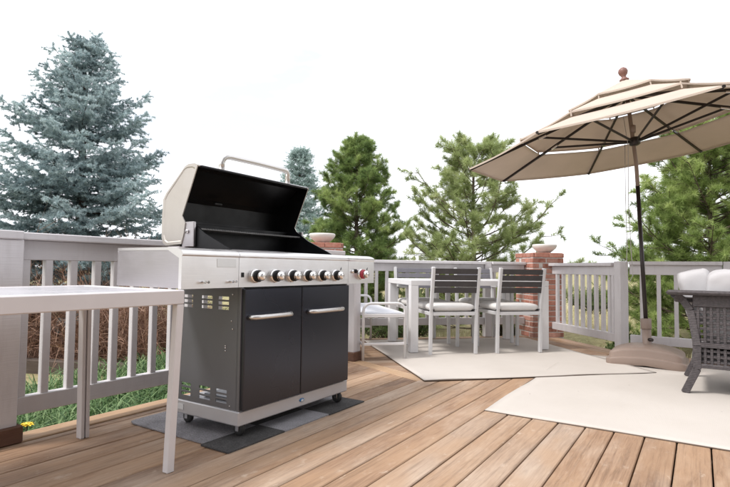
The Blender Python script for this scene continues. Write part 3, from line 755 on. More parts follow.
# ------------------------------------------------------------------ dining set, local x along (1,-1), y along (1,1)
def to45(u, v): return ((u - v) * S2, (u + v) * S2)
tc_ = p45(2.395, 5.62)                                    # table centre
dt = empty('dining_table', (*tc_, .016), -PI / 4, 'long white aluminium dining table among four chairs', 'table')
tw, td = 1.58, .92
f = MB(); a, b = tw / 2, td / 2
f.box(-a, a, -b, -b + .085, .69, .745, .004).box(-a, a, b - .085, b, .69, .745, .004).box(-a, -a + .085, -b + .086, b - .086, .69, .745, .004).box(a - .085, a, -b + .086, b - .086, .69, .745, .004)
f.build('frame', 'white_alu', dt)
ns = 7; sw = (td - .172) / ns
for i in range(ns):
    y = -b + .086 + i * sw; MB().box(-a + .087, a - .087, y + .003, y + sw - .003, .722, .741, .003).build('slat', 'silver_alu', dt)
for sx in (-1, 1):
    for sy in (-1, 1):
        x, y = sx * (a - .0435), sy * (b - .0435); MB().box(x - .0425, x + .0425, y - .0425, y + .0425, 0, .69, .004).build('leg', 'white_alu', dt)

def chair(name, slat, arms, label):
    t = empty(name, (0, 0, 0), 0, label, 'chair', 'slat back chairs round the dining table')
    w = .245
    for sx in (-1, 1):
        # rear leg and upright in one bent tube: upright to the seat, then raked back
        m = MB()
        for p, q in (((sx * w, 0.012, 0), (sx * w, 0.0, .43)), ((sx * w, 0, .428), (sx * w, -.075, .885))): m.bar(p, q, .032, .036, (0, 1, 0))
        m.build('rear_leg', 'silver_alu', t)
        m = MB().bar((sx * w, .50, 0), (sx * w, .49, .64 if arms else .43), .032, .036, (0, 1, 0)); m.build('front_leg', 'silver_alu', t)
        if arms: MB().bar((sx * w, -.035, .655), (sx * w, .515, .655), .042, .024).build('armrest', 'silver_alu', t)
    m = MB(); m.box(-w + .017, w - .017, -.015, .015, .395, .43, .003).box(-w + .017, w - .017, .475, .505, .395, .43, .003)
    for sx in (-1, 1): m.box(sx * w - .014, sx * w + .014, .019, .474, .395, .43, .003)
    for i in range(6): m.box(-w + .016, w - .016, .05 + i * .07, .05 + i * .07 + .05, .405, .42, .002)
    m.build('seat_frame', 'silver_alu', t)
    for i in range(4):
        z0 = .625 + i * .064; z1 = z0 + .055
        yy = lambda z: -.075 * (z - .43) / .455
        sh = lambda q: (q[0], q[1] + yy(q[2]), q[2])
        MB().box(-w + .0165, w - .0165, -.013, .013, z0, z1, .003, sh).build('back_slat', slat, t)
    cu = soft_box(.50, .50, .085, 12, 8., .35, .8).build('cushion', 'cushion', t, loc=(0, .245, .472))
    for sx in (-1, 1): MB().tube([(sx * .20, .02, .45), (sx * .24, -.02, .455), (sx * .262, .0, .45), (sx * .262, .03, .44), (sx * .20, .03, .44)], .005, 6).build('tie', 'strap', t)
    return t
def put_chair(t, x, y, rz): t.location = (x, y, .013); t.rotation_euler = (0, 0, rz)
ch = chair('dining_chair', 'slat', False, 'left of the two near dining chairs with backs to the viewer')
c1 = to45((4.82 + 5.116) / 2, (2.308 + 1.913) / 2); c2 = to45((5.241 + 5.716) / 2 + .01, (1.747 + 1.428) / 2)
put_chair(ch, *p45(c1[0], c1[1] + .015), -PI / 4)
chb = copy_tree(ch); chb['label'] = 'right of the two near dining chairs, closest to the brick pillar'
put_chair(chb, *p45(c2[0] - .01, c2[1] + .01), -PI / 4)
chf = chair('dining_chair', 'slat_far', True, 'far dining chair facing the viewer at the left end of the table, with armrests')
put_chair(chf, *p45(2.00, 6.23), 3 * PI / 4)
chg = copy_tree(chf); chg['label'] = 'far dining chair mostly hidden behind the two near chairs'
put_chair(chg, *p45(2.80, 6.23), 3 * PI / 4)

# ------------------------------------------------------------------ bench at the table's end
b0 = to45((4.176 + 4.46) / 2, (2.698 + 2.407) / 2)
bn = empty('bench', (*p45(b0[0], b0[1]), .002), -PI / 4, 'low white metal bench with rounded end hoops, beside the dining table', 'bench')
bw = .205
for y0, nm in ((0, 'end_hoop'), (1.46, 'end_hoop')):
    z0 = .0
    path = [(-bw, y0, z0), (-bw, y0, .47)] + [(-bw + .07 * (1 - math.cos(w)), y0, .47 + .07 * math.sin(w)) for w in (PI / 8, PI / 4, 3 * PI / 8, PI / 2)]
    path += [(-p[0], p[1], p[2]) for p in path[::-1]]
    MB().tube(path, .0135, 10).build(nm, 'white_alu', bn)
    MB().bar((-bw, y0, .155), (bw, y0, .155), .022, .024).build('stretcher', 'white_alu', bn)
m = MB()
for sx in (-1, 1): m.bar((sx * bw * .93, 0, .435), (sx * bw * .93, 1.46, .435), .03, .03)
m.bar((-bw, 0, .425), (bw, 0, .425), .03, .035); m.bar((-bw, 1.46, .425), (bw, 1.46, .425), .03, .035)
m.build('seat_frame', 'white_alu', bn)
MB().box(-bw + .032, bw - .032, .02, 1.44, .440, .449, .002).build('seat_sling', 'sling', bn)
MB().bar((-bw, .0, .155), (-bw * .95, 1.46, .155), .022, .024).build('stretcher', 'white_alu', bn)

# ------------------------------------------------------------------ umbrella
UB = (5.655, .435)
ub = empty('umbrella_base', (UB[0], UB[1], .0), 0, 'taupe moulded plastic stand holding the umbrella pole', 'umbrella base')
def base_mesh():
    m = MB(); N = 64; hu, hv = .27, .335
    lay = [(.985, .0), (1.0, .012), (1.005, .05), (1.003, .080), (1.0, .088), (.992, .093), (.95, .096), (.935, .098), (.930, .104), (.920, .148), (.915, .160), (.902, .169), (.875, .175), (.82, .179), (.6, .187), (.3, .193), (.12, .194)]
    vs = []
    for s_, z in lay:
        for k in range(N):
            w = 2 * PI * k / N; e = .24
            x = math.copysign(abs(math.cos(w)) ** e, math.cos(w)); y = math.copysign(abs(math.sin(w)) ** e, math.sin(w))
            Y = y * hv * s_; g = abs(y * s_)
            arch = 1 - .40 * g ** 2.2
            up = .020 * math.exp(-(Y / .17) ** 2) if z < .03 else 0
            X = x * hu * s_ * (1 - .10 * math.cos(y * PI / 2))
            vs.append((X, Y, z * arch + up))
    fs = [(i * N + k, i * N + (k + 1) % N, (i + 1) * N + (k + 1) % N, (i + 1) * N + k) for i in range(len(lay) - 1) for k in range(N)]
    fs.append(tuple((len(lay) - 1) * N + k for k in range(N))); fs.append(tuple(range(N))[::-1])
    return m.add(vs, fs, True)
base_mesh().build('body', 'base', ub).data.set_sharp_from_angle(angle=math.radians(24))
UC = Vector((5.711, .523, 2.145)); UN = Vector((-.058, .131, 1)).normalized()
JT = Vector((5.728, .505, 1.73)); PB = Vector((UB[0] + .02, UB[1] + .0, .19))
pdir = (JT - PB).normalized()
def al(t): q = PB + pdir * t; return (q.x - UB[0], q.y - UB[1], q.z)
MB().tube([al(-.02), al(.0), al(.14)], [.055, .04, .04], 20).tube([al(.14), al(.145), al(.235), al(.24)], [.044, .047, .047, .042], 20).build('sleeve', 'base', ub)
kn = al(.075); MB().tube([(kn[0] - .03, kn[1] - .02, kn[2] - .03), (kn[0] - .055, kn[1] - .05, kn[2] - .03)], .016, 10).build('clamp_knob', 'pole', ub)

um = empty('patio_umbrella', (UB[0], UB[1], .2), 0, 'big beige three tier patio umbrella on a dark leaning pole', 'umbrella')
U0 = (UB[0], UB[1], .2)
def ua(m, name, mat, parent=um, **kw): return m.build(name, mat, parent, off=U0, **kw)
e1 = Vector((0, 1, 0)).cross(UN)
# same frame as the fit: camera-space basis turned into world
fwd = Vector((math.cos(HEAD), math.sin(HEAD), 0)); e1 = fwd.cross(UN).normalized(); e2 = UN.cross(e1)
PH = -8.781; RC = 1.625
def cp(r, ang, h): return UC + e1 * (r * math.cos(ang)) + e2 * (r * math.sin(ang)) + UN * h
ANG = [PH - i * PI / 4 for i in range(8)]
ua(MB().tube([PB + pdir * .0, PB + pdir * ((JT - PB).length)], .019, 16), 'pole', 'pole')
ua(MB().tube([JT - pdir * .02, JT + (UC - JT) * .5, UC + UN * .45], .0185, 16), 'upper_pole', 'base')
HC = .50                                          # height of the crown over the rim plane
rise = lambda r: HC * (1 - r / RC)                # straight ribs
HUB = UC + UN * .02
ua(MB().tube([HUB - UN * .045, HUB - UN * .035, HUB + UN * .03, HUB + UN * .04], [.03, .05, .055, .03], 18), 'runner_hub', 'pole')
ua(MB().tube([UC + UN * (HC - .06), UC + UN * (HC + .02)], .05, 16), 'top_hub', 'pole')
for i, a_ in enumerate(ANG):
    rb = ua(MB().bar(cp(.04, a_, rise(.04) - .022), cp(RC - .01, a_, -.012), .018, .026), 'rib', 'pole')
    ua(MB().bar(HUB + (cp(1, a_, 0) - UC) * .05, cp(.86, a_, rise(.86) - .035), .014, .022), 'strut', 'pole', rb)
    ua(MB().bar(cp(.82, a_, rise(.82) - .036), cp(.90, a_, rise(.90) - .036), .028, .02), 'strut_clip', 'chrome', rb)
    tip = cp(RC + .005, a_, -.006); ua(MB().tube([cp(RC - .03, a_, -.004), tip], .012, 8), 'rib_tip', 'pole', rb)
def tier(r0, r1, h0, h1, name, sag=.012, scallop=.0, val=.0):
    """an eight sided ring of cloth between radii r0 < r1, sagging between the ribs"""
    m = MB(); NA, NR = 12, 10; vs = []; idx = {}
    for i in range(8):
        for k in range(NA):
            t = k / NA
            for j in range(NR + 1):
                s_ = j / NR; r = r0 + (r1 - r0) * s_; h = h0 + (h1 - h0) * s_
                pa, pb = cp(r, ANG[i], h), cp(r, ANG[(i + 1) % 8], h)
                p = pa.lerp(pb, t); w = 4 * t * (1 - t)
                p -= UN * (sag * w * (.25 + .75 * s_))
                c_ = (UC + UN * h - p).normalized()
                p += c_ * (scallop * w * s_ * s_)
                idx[(i * NA + k, j)] = len(vs); vs.append(p)
            if val:
                pass
    T = 8 * NA
    fs = [(idx[(a, j)], idx[(a, j + 1)], idx[((a + 1) % T, j + 1)], idx[((a + 1) % T, j)]) for a in range(T) for j in range(NR)]
    m.add(vs, fs, True); o = ua(m, name, 'canopy')
    sm = o.modifiers.new('thick', 'SOLIDIFY'); sm.thickness = .002; sm.offset = 0
    # hem: a doubled strip hanging at the outer edge
    hm = MB()
    for i in range(8):
        pts = []
        for k in range(NA + 1):
            t = k / NA; pa, pb = cp(r1, ANG[i], h1), cp(r1, ANG[(i + 1) % 8], h1); w = 4 * t * (1 - t)
            p = pa.lerp(pb, t) - UN * (sag * w); c_ = (UC + UN * h1 - p).normalized(); p += c_ * (scallop * w); pts.append(p)
        V_ = []; F_ = []
        for k, p in enumerate(pts):
            o_ = (p - UC - UN * h1).normalized(); V_ += [p + o_ * .002 + UN * .002, p + o_ * .0035 - UN * .013, p + o_ * .0005 - UN * .013, p - o_ * .001 + UN * .0]
        for k in range(NA): F_ += [(4 * k + q, 4 * k + 4 + q, 4 * k + 4 + (q + 1) % 4, 4 * k + (q + 1) % 4) for q in range(4)]
        hm.add(V_, F_)
    ua(hm, 'hem', 'canopy', o)
    return o
tier(1.06, RC, rise(1.06), .0, 'canopy', .012, .014)
tier(.54, 1.085, rise(.54) + .066, rise(1.085) + .052, 'middle_tier', .010, .012)
tier(.03, .57, HC + .135, rise(.57) + .112, 'top_tier', .008, .010)
# little ties between the tiers
for a_ in ANG:
    m = MB(); m.bar(cp(1.08, a_, rise(1.08) + .002), cp(1.07, a_, rise(1.07) + .060), .03, .012); m2 = MB().bar(cp(.56, a_, rise(.56) + .056), cp(.55, a_, rise(.55) + .112), .028, .012); ua(m, 'tier_tie', 'canopy'); ua(m2, 'tier_tie', 'canopy')
FT = UC + UN * (HC + .128)
prf = [(.02, 0), (.045, .005), (.05, .02), (.03, .035), (.022, .05), (.042, .075), (.05, .10), (.042, .125), (.02, .142), (.0, .146)]
q = UN.to_track_quat('Z', 'Y').to_matrix()
m = MB().lathe([(r * .92, z) for r, z in prf], 20); m.v = [tuple(FT + q @ Vector(v_)) for v_ in m.v]; ua(m, 'finial', 'finial')
# pulley and cords
m = MB().lathe([(.0, -.02), (.038, -.018), (.045, 0), (.038, .018), (0, .02)], 16, (0, 0, 0), 'y'); m.v = [tuple(UC + UN * .14 + e1 * .01 + Vector(v_)) for v_ in m.v]; ua(m, 'pulley', 'base')
lft = -e1
def cord(pts): return ua(MB().tube(pts, .0035, 6), 'cord', 'cord')
A0 = UC + lft * .07 - UN * .02
cord([A0 + UN * .3, A0, A0 - Vector((0, 0, .55)) + lft * .005, A0 - Vector((0, 0, 1.12)) - lft * .02])
A1 = UC + lft * .10 - UN * .0
cord([A1, A1 - Vector((0, 0, .5)), A1 - Vector((0, 0, 1.0)) - lft * .01, A1 - Vector((0, 0, 1.30)) + lft * .0, A1 - Vector((0, 0, 1.36)) - lft * .03, A1 - Vector((0, 0, 1.30)) - lft * .065, A1 - Vector((0, 0, 1.05)) - lft * .05])

# ------------------------------------------------------------------ wicker sofa
sf = empty('wicker_sofa', (4.85, -.75, 0), 0, 'grey brown wicker sofa at the right edge, seen from behind', 'sofa')
S0 = (4.85, -.75, 0)
def sb(m, name, mat='wicker', parent=sf, **kw): return m.build(name, mat, parent, off=S0, **kw)
SX = 4.48; yL = .03; yR = -1.62
edge = [(.106, 0.008), (.028, .185), (.026, .35), (.064, .60), (.115, .68), (.165, .715)]     # y, z of the flared side
for sgn, ybase in ((1, 0), (-1, yR + yL)):
    pts = [(SX + (.02 if z > .5 else 0) - (.05 if z > .7 else 0), (y if sgn > 0 else yR + yL - y), z) for y, z in edge]
    m = MB()
    for a_, b_ in zip(pts, pts[1:]): m.bar(a_, b_, .05, .045, (1, 0, 0))
    sb(m, 'rear_leg')
    pts = [(5.19, (y if sgn > 0 else yR + yL - y), z) for y, z in edge[:-1]]
    m = MB()
    for a_, b_ in zip(pts, pts[1:]): m.bar(a_, b_, .05, .045, (1, 0, 0))
    sb(m, 'front_leg')
sb(MB().box(SX - .075, SX + .06, yR - .18, .215, .712, .746, .014), 'top_rail')
sb(MB().box(SX - .015, SX + .03, yR - .02, .05, .63, .712, .006), 'back_rail')
sb(MB().box(SX - .02, SX + .02, yR, yL - .02, .34, .375, .005), 'middle_rail')
sb(MB().box(SX - .02, SX + .02, yR, yL - .02, .195, .225, .005), 'bottom_rail')
w_ = MB(); pit = .0395
ny = int((yL - .01 - yR) / pit)
for i in range(ny + 1):
    y = yL - .012 - i * pit; w_.box(SX - .006, SX - .001, y - .0092, y + .0092, .21, .64, .002)
for k in range(11):
    z = .238 + k * .0395
    if .335 < z < .38: continue
    w_.box(SX - .0005, SX + .005, yR, yL + .02, z - .0095, z + .0095, .002)
sb(w_, 'back_weave')
for ys in (.05, yR - .02):
    m = MB()
    for i in range(18):
        x = 4.50 + i * .039; m.box(x - .0125, x + .0125, ys - .006, ys - .001, .21, .64, .002)
    for k in range(11): m.box(4.48, 5.18, ys - .0005, ys + .005, .226 + k * .0395, .251 + k * .0395, .002)
    sb(m, 'arm_weave')
    sb(MB().box(SX + .061, 5.23, ys - .02, ys + .12 if ys > 0 else ys + .02, .655, .69, .012), 'armrest')
    sb(MB().box(4.50, 5.18, ys - .015, ys + .015, .195, .225, .004), 'side_rail')
sb(MB().box(4.505, 5.2, yR + .02, yL - .01, .235, .30, .008), 'seat_base')
def cushion(name, size, loc, rot, label):
    o = soft_box(*size, 18, 6., .27, .36).build(name, 'white_cloth', loc=loc); o.rotation_euler = rot
    tx = bpy.data.textures.new('folds', 'CLOUDS'); tx.noise_scale = .16
    d = o.modifiers.new('sub', 'SUBSURF'); d.levels = d.render_levels = 1
    d = o.modifiers.new('folds', 'DISPLACE'); d.texture = tx; d.strength = .03; d.mid_level = .5
    return tag(o, label, 'cushion', 'white cushions on the wicker sofa')
cushion('cushion', (.44, .22, .42), (4.93, .015, .690), (math.radians(-14), 0, math.radians(4)), 'white pillow propped in the left corner of the wicker sofa')
cushion('cushion', (.17, .66, .52), (4.62, -.36, .64), (0, math.radians(-9), 0), 'white back cushion on the wicker sofa, cut by the right edge')
cushion('cushion', (.19, .62, .54), (4.635, -1.05, .628), (0, math.radians(-9), 0), 'second white back cushion of the wicker sofa, beyond the right edge')
cushion('cushion', (.58, 1.56, .13), (4.90, -.80, .367), (0, 0, 0), 'long white seat cushion on the wicker sofa behind its woven back')

# ------------------------------------------------------------------ foliage helpers
def needle_mesh(name, P, D, W, tint, mat, seed=1):
    """one thin triangle per needle: base points P, tip vectors D, widths W"""
    rng = np.random.default_rng(seed); n = len(P)
    R = rng.normal(size=(n, 3)); S = np.cross(D, R); S /= np.linalg.norm(S, axis=1)[:, None] + 1e-9; S *= (W / 2)[:, None]
    V = np.empty((n, 3, 3), np.float32); V[:, 0] = P - S; V[:, 1] = P + S; V[:, 2] = P + D
    me = bpy.data.meshes.new(name); me.vertices.add(n * 3); me.loops.add(n * 3); me.polygons.add(n)
    me.vertices.foreach_set('co', V.ravel()); me.loops.foreach_set('vertex_index', np.arange(n * 3, dtype=np.int32))
    me.polygons.foreach_set('loop_start', np.arange(0, n * 3, 3, dtype=np.int32)); me.polygons.foreach_set('loop_total', np.full(n, 3, np.int32))
    me.update(calc_edges=True); at = me.attributes.new('tint', 'FLOAT', 'POINT'); at.data.foreach_set('value', np.repeat(tint.astype(np.float32), 3))
    me.materials.append(MT[mat]); return me
def unit(a): return a / (np.linalg.norm(a, axis=-1, keepdims=True) + 1e-9)
def brush(A, B, n, ln, wd, spread, rng, tint, tsd=.12):
    """n needles round each twig A->B, pointing forward and out"""
    m = len(A); ax = unit(B - A); t = rng.random((m, n, 1)) ** .8
    P = A[:, None] + (B - A)[:, None] * t
    R = rng.normal(size=(m, n, 3)); R -= (R * ax[:, None]).sum(-1, keepdims=True) * ax[:, None]; R = unit(R)
    th = rng.uniform(spread[0], spread[1], (m, n, 1)); D = ax[:, None] * np.cos(th) + R * np.sin(th)
    L = ln * rng.uniform(.7, 1.2, (m, n, 1)); D = D * L
    ti = np.clip(tint[:, None] + rng.normal(0, tsd, (m, n)), 0, 1)
    return P.reshape(-1, 3), D.reshape(-1, 3), np.full(m * n, wd), ti.ravel()

def spruce(name, x, y, H, R, label, mat, step, sc, seed, prof=.85, nn=42, z_first=.35, cap=9.):
    rng = np.random.default_rng(seed); z0 = gz(x, y)
    t = empty(name, (x, y, z0), 0, label, 'tree', None)
    wood = MB(); wood.tube([(0, 0, -.1), (.02, 0, H * .4), (0, .02, H * .75), (0, 0, H * .985)], [.022 * H, .016 * H, .008 * H, .003], 8)
    A = []; B = []; T = []; up = np.array([0, 0, 1.])
    z = z_first
    while z < H * .985:
        f = z / H; L0 = min(R * (1 - f) ** prof, cap)
        nbr = int(rng.integers(6, 9)) if f < .9 else 5
        az0 = rng.uniform(0, 6.28)
        for b in range(nbr):
            az = az0 + b * 6.283 / nbr + rng.normal(0, .22); L = L0 * rng.uniform(.68, 1.15); zz = z + rng.normal(0, .06)
            d = np.array([math.cos(az), math.sin(az), 0.]); s = np.array([-d[1], d[0], 0.])
            e0 = .10 + .45 * f ** 2 + rng.normal(0, .07); droop = -.42 * (1 - f); tip = .30
            K = max(5, int(L / (.075 * sc))); q = np.linspace(0, 1, K)
            bend = rng.normal() * .1
            pts = d * (q * L)[:, None] + up * (zz + L * (e0 * q + droop * q ** 1.5 + tip * q ** 3.0))[:, None] + s * (L * bend * q ** 2)[:, None]
            st = max(1, K // 5); wp = [tuple(p) for p in pts[::st]]
            wood.tube(wp, [max(.004, .011 * L * (1 - .9 * i / len(wp))) for i in range(len(wp))], 4, False)
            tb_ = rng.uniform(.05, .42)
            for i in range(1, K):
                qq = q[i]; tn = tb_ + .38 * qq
                if qq < .18: continue
                wd = L * .36 * (1 - qq) ** .7 + .11 * sc
                for sd in (-1, 1):
                    ln = wd * rng.uniform(.5, 1.2) * (1 if qq > .4 else .75)
                    ang = rng.uniform(.65, 1.15)
                    dr = d * math.cos(ang) + s * sd * math.sin(ang) + up * rng.normal(.04, .16); dr /= np.linalg.norm(dr)
                    m = max(1, int(round(ln / (.15 * sc)))); p = pts[i]
                    for j in range(m):
                        p2 = p + dr * (ln / m) + up * (.015 * rng.normal() - .014 * j)
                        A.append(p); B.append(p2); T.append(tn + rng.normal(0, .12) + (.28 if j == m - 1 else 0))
                        for sd2 in (-1, 1):
                            a2 = rng.uniform(.5, 1.0); n2 = np.cross(dr, up); n2 /= np.linalg.norm(n2) + 1e-9
                            v = dr * math.cos(a2) + n2 * sd2 * math.sin(a2) + up * rng.normal(.05, .28)
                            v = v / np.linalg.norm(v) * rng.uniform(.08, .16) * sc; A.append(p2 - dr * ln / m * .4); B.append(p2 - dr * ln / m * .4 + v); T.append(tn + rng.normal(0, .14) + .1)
                        p = p2
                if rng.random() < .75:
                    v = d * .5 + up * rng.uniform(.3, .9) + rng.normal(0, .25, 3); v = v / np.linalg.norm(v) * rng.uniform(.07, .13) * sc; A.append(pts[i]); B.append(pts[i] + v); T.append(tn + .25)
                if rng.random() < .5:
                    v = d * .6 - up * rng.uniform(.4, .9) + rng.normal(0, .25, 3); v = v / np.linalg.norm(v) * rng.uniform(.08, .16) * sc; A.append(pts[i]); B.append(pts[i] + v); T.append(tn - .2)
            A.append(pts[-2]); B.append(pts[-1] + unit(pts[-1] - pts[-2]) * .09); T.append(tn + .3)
        z += step * (.75 + .6 * (1 - f))
    A.append(np.array([0, 0, H * .95])); B.append(np.array([0, 0, H])); T.append(.6)
    A = np.array(A); B = np.array(B); T = np.clip(np.array(T), 0, 1)
    P, D, W, ti = brush(A, B, nn, .042 * sc, .0095 * sc, (.5, 1.35), rng, T)
    me = needle_mesh('crown', P, D, W, ti, mat, seed); inst('crown', me, t, (0, 0, 0)); wood.build('trunk', 'bark_dark', t)
    print(name, len(P)); return len(P)

def pine(name, x, y, H, R, label, mat, nbr, seed, prof, lift=.5, tuft=70, nl=.12, sub=6, lean=0., crown0=.08, dense=1., wd=.0068):
    rng = np.random.default_rng(seed); z0 = gz(x, y)
    t = empty(name, (x, y, z0), 0, label, 'tree', None)
    wood = MB(); tr = [(0, 0, -.1), (lean * .3, 0, H * .35), (lean * .7, .03, H * .7), (lean, 0, H * .97)]
    wood.tube(tr, [.017 * H, .013 * H, .008 * H, .004], 9)
    A = []; B = []; T = []; up = np.array([0, 0, 1.])
    for b in range(nbr):
        f = crown0 + (1 - crown0) * ((b + rng.random()) / nbr) ** .95 * .985; z = f * H; az = b * 2.39996 + rng.normal(0, .35)
        L = R * prof(f) * rng.uniform(.55, 1.15) + .08
        d = np.array([math.cos(az), math.sin(az), 0.]); s = np.array([-d[1], d[0], 0.])
        base = np.array([lean * f, 0, z]); K = 8; q = np.linspace(0, 1, K)
        e = lift * (.35 + .9 * f) + rng.normal(0, .1); bend = rng.normal() * .15
        pts = base + d * (q * L)[:, None] + up * (L * (e * .5 * q + e * .7 * q ** 2.4 - .15 * (1 - f) * q))[:, None] + s * (L * bend * q ** 2)[:, None]
        wood.tube([tuple(p) for p in pts], [max(.004, .013 * L * (1 - .85 * i / K) + .002) for i in range(K)], 5, False)
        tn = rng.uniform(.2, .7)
        ns = max(3, int(sub * (.5 + L / R) * dense))
        for i in range(ns):
            qq = .22 + .78 * (i + rng.random()) / ns; p = np.array([np.interp(qq, q, pts[:, c]) for c in range(3)])
            sd = rng.choice([-1, 1]); ang = rng.uniform(.3, 1.15); l = L * rng.uniform(.12, .34) * (1.2 - .65 * qq) + .10
            dr = d * math.cos(ang) + s * sd * math.sin(ang) + up * rng.uniform(-.1, .8); dr /= np.linalg.norm(dr)
            p2 = p + dr * l; mid_ = p + dr * l * .5 - up * l * .04
            wood.tube([tuple(p), tuple(mid_), tuple(p2)], [.006, .0045, .0035], 4, False)
            tt = tn + rng.normal(0, .1)
            # needles clothe the last part of the twig, fullest at its end
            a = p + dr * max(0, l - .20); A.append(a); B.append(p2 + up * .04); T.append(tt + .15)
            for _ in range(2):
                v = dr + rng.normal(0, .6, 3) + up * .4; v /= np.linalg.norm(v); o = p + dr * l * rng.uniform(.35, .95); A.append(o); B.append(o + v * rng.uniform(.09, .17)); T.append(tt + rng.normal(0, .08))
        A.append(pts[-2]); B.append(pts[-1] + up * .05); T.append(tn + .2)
    tp = np.array([lean, 0, H * .92])
    for _ in range(6):
        v = up + rng.normal(0, .25, 3); A.append(tp); B.append(tp + v / np.linalg.norm(v) * .08 * H); T.append(.6)
    A = np.array(A); B = np.array(B); T = np.clip(np.array(T), 0, 1)
    P, D, W, ti = brush(A, B, tuft, nl, wd, (.45, 1.4), rng, T, .12)
    me = needle_mesh('crown', P, D, W, ti, mat, seed); inst('crown', me, t, (0, 0, 0)); wood.build('trunk', 'bark', t)
    print(name, len(P)); return len(P)

NT_ = 0
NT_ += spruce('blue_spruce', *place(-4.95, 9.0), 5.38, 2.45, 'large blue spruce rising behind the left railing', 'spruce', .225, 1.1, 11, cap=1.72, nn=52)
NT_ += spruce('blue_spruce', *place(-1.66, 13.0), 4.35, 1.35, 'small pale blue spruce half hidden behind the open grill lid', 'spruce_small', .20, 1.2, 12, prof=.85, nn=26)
NT_ += pine('pine_tree', *place(-.17, 11.0), 4.05, 1.0, 'dense dark green pine behind the far brick pillar', 'pine_dark', 150, 21, lambda f: min(1, (1.02 - f) ** .95 * 1.6) * (.6 + .4 * min(1, f / .3)), .6, 85, .105, 6)
NT_ += pine('pine_tree', *place(2.02, 9.6), 3.72, 1.52, 'open branched yellow green pine left of the umbrella', 'pine_light', 80, 22, lambda f: min(1., (1.03 - f) ** .85 * 1.32), .70, 85, .11, 7)
NT_ += pine('pine_tree', *place(5.75, 8.6), 3.9, 1.45, 'full fresh green pine behind the umbrella pole and sofa', 'pine_mid', 140, 23, lambda f: min(1., (1.03 - f) ** .6 * 1.15), .6, 85, .11, 8)
NT_ += pine('pine_tree', *place(7.9, 10.2), 4.3, 1.8, 'tall pine at the right edge behind the sofa', 'pine_mid', 110, 24, lambda f: min(1., (1.03 - f) ** .6 * 1.15), .55, 75, .11, 7)

# shrubs beyond the railings
def shrub(name, x, y, R, H, label, mat, n, seed, ln=.045, wd=.022, cat='shrub'):
    rng = np.random.default_rng(seed); z0 = gz(x, y); t = empty(name, (x, y, z0), 0, label, cat)
    wood = MB(); A = []; B = []; T = []
    for i in range(n):
        az = rng.uniform(0, 6.28); r = R * rng.random() ** .6; h = H * (1 - .55 * (r / R) ** 2) * rng.uniform(.55, 1.05)
        tip = np.array([r * math.cos(az), r * math.sin(az), h]); b = tip * np.array([.15, .15, 0]); m_ = (b + tip) / 2 + rng.normal(0, .06, 3)
        wood.tube([tuple(b), tuple(m_), tuple(tip)], [.008, .006, .003], 4, False)
        for k in range(6):
            p = m_ + (tip - m_) * rng.random(); v = rng.normal(0, 1, 3) + np.array([0, 0, .6]); v /= np.linalg.norm(v); A.append(p); B.append(p + v * rng.uniform(.08, .2)); T.append(rng.uniform(.15, .85))
    P, D, W, ti = brush(np.array(A), np.array(B), 14, ln, wd, (.4, 1.3), rng, np.array(T)); 
    inst('foliage', needle_mesh('foliage', P, D, W, ti, mat, seed), t, (0, 0, 0)); wood.build('stems', 'bark', t)
for i, (r, f, R, H, lab) in enumerate([(2.9, 10.8, .9, 1.0, 'low green shrub seen between the balusters left of the brick pillar'), (6.6, 15.0, .9, .8, 'round green shrub seen between the balusters right of the brick pillar'),
                                     (4.15, 8.2, .32, .5, 'small leafy shrub close behind the right hand railing'), (.5, 9.6, .8, .8, 'dark low shrub behind the bench and back railing'),
                                     (1.5, 12.4, 1.1, .9, 'wide low shrub behind the dining table')]):
    shrub('shrub', *place(r, f), R, H, lab, 'bush', 150, 40 + i)

# dry brown thicket under the spruce
def thicket():
    rng = np.random.default_rng(5); P = []; D = []; W = []; T = []
    for i in range(1500):
        r = rng.uniform(-6.1, -2.5); f = rng.uniform(7.25, 8.5); x, y = place(r, f); hh = rng.uniform(.5, 1.45) * (1.15 - .5 * rng.random())
        p = np.array([x, y, gz(x, y)]); v = np.array([rng.normal(0, .35), rng.normal(0, .35), 1.]) ; v = v / np.linalg.norm(v) * hh / 6
        t0 = rng.uniform(.1, .95)
        for k in range(6):
            P.append(p); D.append(v * 1.25); W.append(.016 - .0018 * k); T.append(t0)
            for _ in range(4):
                w = v * .5 + rng.normal(0, .10, 3); P.append(p + v * rng.random()); D.append(w * rng.uniform(.7, 1.9)); W.append(.0075); T.append(np.clip(t0 + rng.normal(0, .15), 0, 1))
            p = p + v; v = v + rng.normal(0, .035, 3)
    me = needle_mesh('dry_thicket', np.array(P), np.array(D), np.array(W), np.array(T), 'dry_twig', 5)
    o = bpy.data.objects.new('dry_thicket', me); COL.objects.link(o); tag(o, 'tangle of dry brown twigs under the blue spruce, seen through the left railing', 'dry twigs', None, 'stuff')
thicket()

# timber edging of the bed
p0, p1 = place(-5.3, 7.25), place(-2.5, 6.75)
L = math.hypot(p1[0] - p0[0], p1[1] - p0[1]); rz = math.atan2(p1[1] - p0[1], p1[0] - p0[0])
for s0, s1, lab in ((0, L * .62, 'long weathered landscape timber edging the bed beyond the left railing'), (L * .62 + .01, L, 'shorter weathered landscape timber end to end with the long one')):
    o = MB().box(0, s1 - s0, -.07, .07, -.05, .15, .015).build('landscape_timber', 'timber', loc=(p0[0] + math.cos(rz) * s0, p0[1] + math.sin(rz) * s0, GZ)); o.rotation_euler = (0, 0, rz)
    tag(o, lab, 'timber', 'timbers edging the bed')

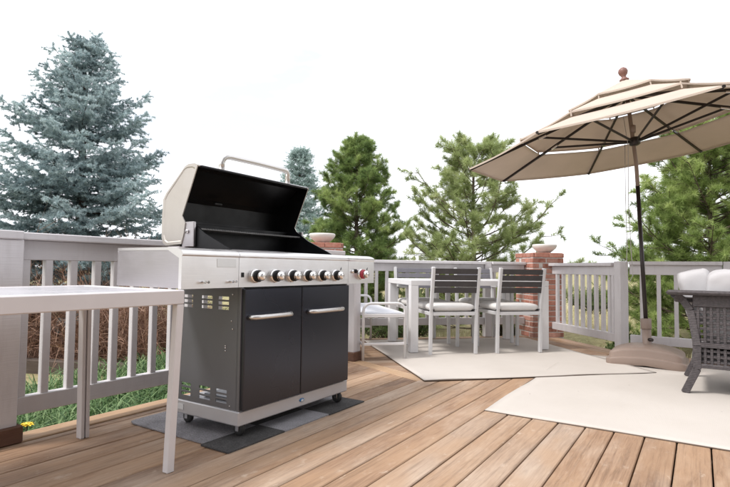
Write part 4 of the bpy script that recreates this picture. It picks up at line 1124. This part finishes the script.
# tall grass beside the deck
def blades(name, n, region, h, mat, label, seed, wd=.009, cat='grass'):
    rng = np.random.default_rng(seed); V = []; F = []; T = []
    for i in range(n):
        x, y = region(rng); z = gz(x, y); hh = h * rng.uniform(.5, 1.15); az = rng.uniform(0, 6.28); b = rng.uniform(.15, .8) * hh; t0 = rng.random()
        d = np.array([math.cos(az), math.sin(az), 0]); s = np.array([-d[1], d[0], 0]) * wd * rng.uniform(.6, 1.3) / 2; o = len(V)
        for q, w in ((0, 1), (.4, .95), (.75, .6)):
            c_ = np.array([x, y, z]) + d * b * q ** 2 + np.array([0, 0, hh * (q - .28 * q ** 3)]); V += [c_ - s * w, c_ + s * w]; T += [t0, t0]
        V.append(np.array([x, y, z]) + d * b * 1.05 + np.array([0, 0, hh * .70])); T.append(min(1, t0 + .1))
        F += [(o, o + 1, o + 3, o + 2), (o + 2, o + 3, o + 5, o + 4), (o + 4, o + 5, o + 6)]
    me = bpy.data.meshes.new(name); me.from_pydata([tuple(v) for v in V], [], F); at = me.attributes.new('tint', 'FLOAT', 'POINT'); at.data.foreach_set('value', np.array(T, np.float32)); me.materials.append(MT[mat])
    o = bpy.data.objects.new(name, me); COL.objects.link(o); tag(o, label, cat, None, 'stuff')
blades('tall_grass', 15000, lambda r: (r.uniform(.3, 5.2), 3.06 + 2.7 * r.random() ** 1.2), .52, 'grass', 'long green grass growing against the deck beyond the left railing', 3, .015)
def far_region(r):
    a, f = r.uniform(-.15, .95), r.uniform(7.8, 22); return place(a * f, f)
blades('straw_grass', 14000, far_region, .22, 'dry_grass', 'straw coloured grass beyond the back and right railings', 4, .012)
# yellow flower by the left post
x, y, z = 1.335, 3.10, -.02
fl = empty('yellow_flower', (x, y, gz(x, y)), 0, 'clump of yellow flowers at the foot of the left edge post', 'flower'); dz = z - gz(x, y)
m = MB(); st = MB()
for k in range(9):
    cx, cy, cz = random.uniform(-.07, .09), random.uniform(-.05, .05), dz + random.uniform(-.07, .05)
    st.tube([(cx * .2, cy * .2, 0), (cx * .7, cy * .7, cz * .6), (cx, cy, cz)], .003, 5)
    for j in range(8):
        a_ = j * PI / 4 + k; c_, s_ = math.cos(a_), math.sin(a_)
        m.add([(cx, cy, cz), (cx + .022 * c_ - .008 * s_, cy + .022 * s_ + .008 * c_, cz + .008), (cx + .034 * c_, cy + .034 * s_, cz + .004), (cx + .022 * c_ + .008 * s_, cy + .022 * s_ - .008 * c_, cz + .008)], [(0, 1, 2, 3)])
m.build('petals', 'yellow', fl); st.build('stems', 'bush', fl)
print('needles', NT_)
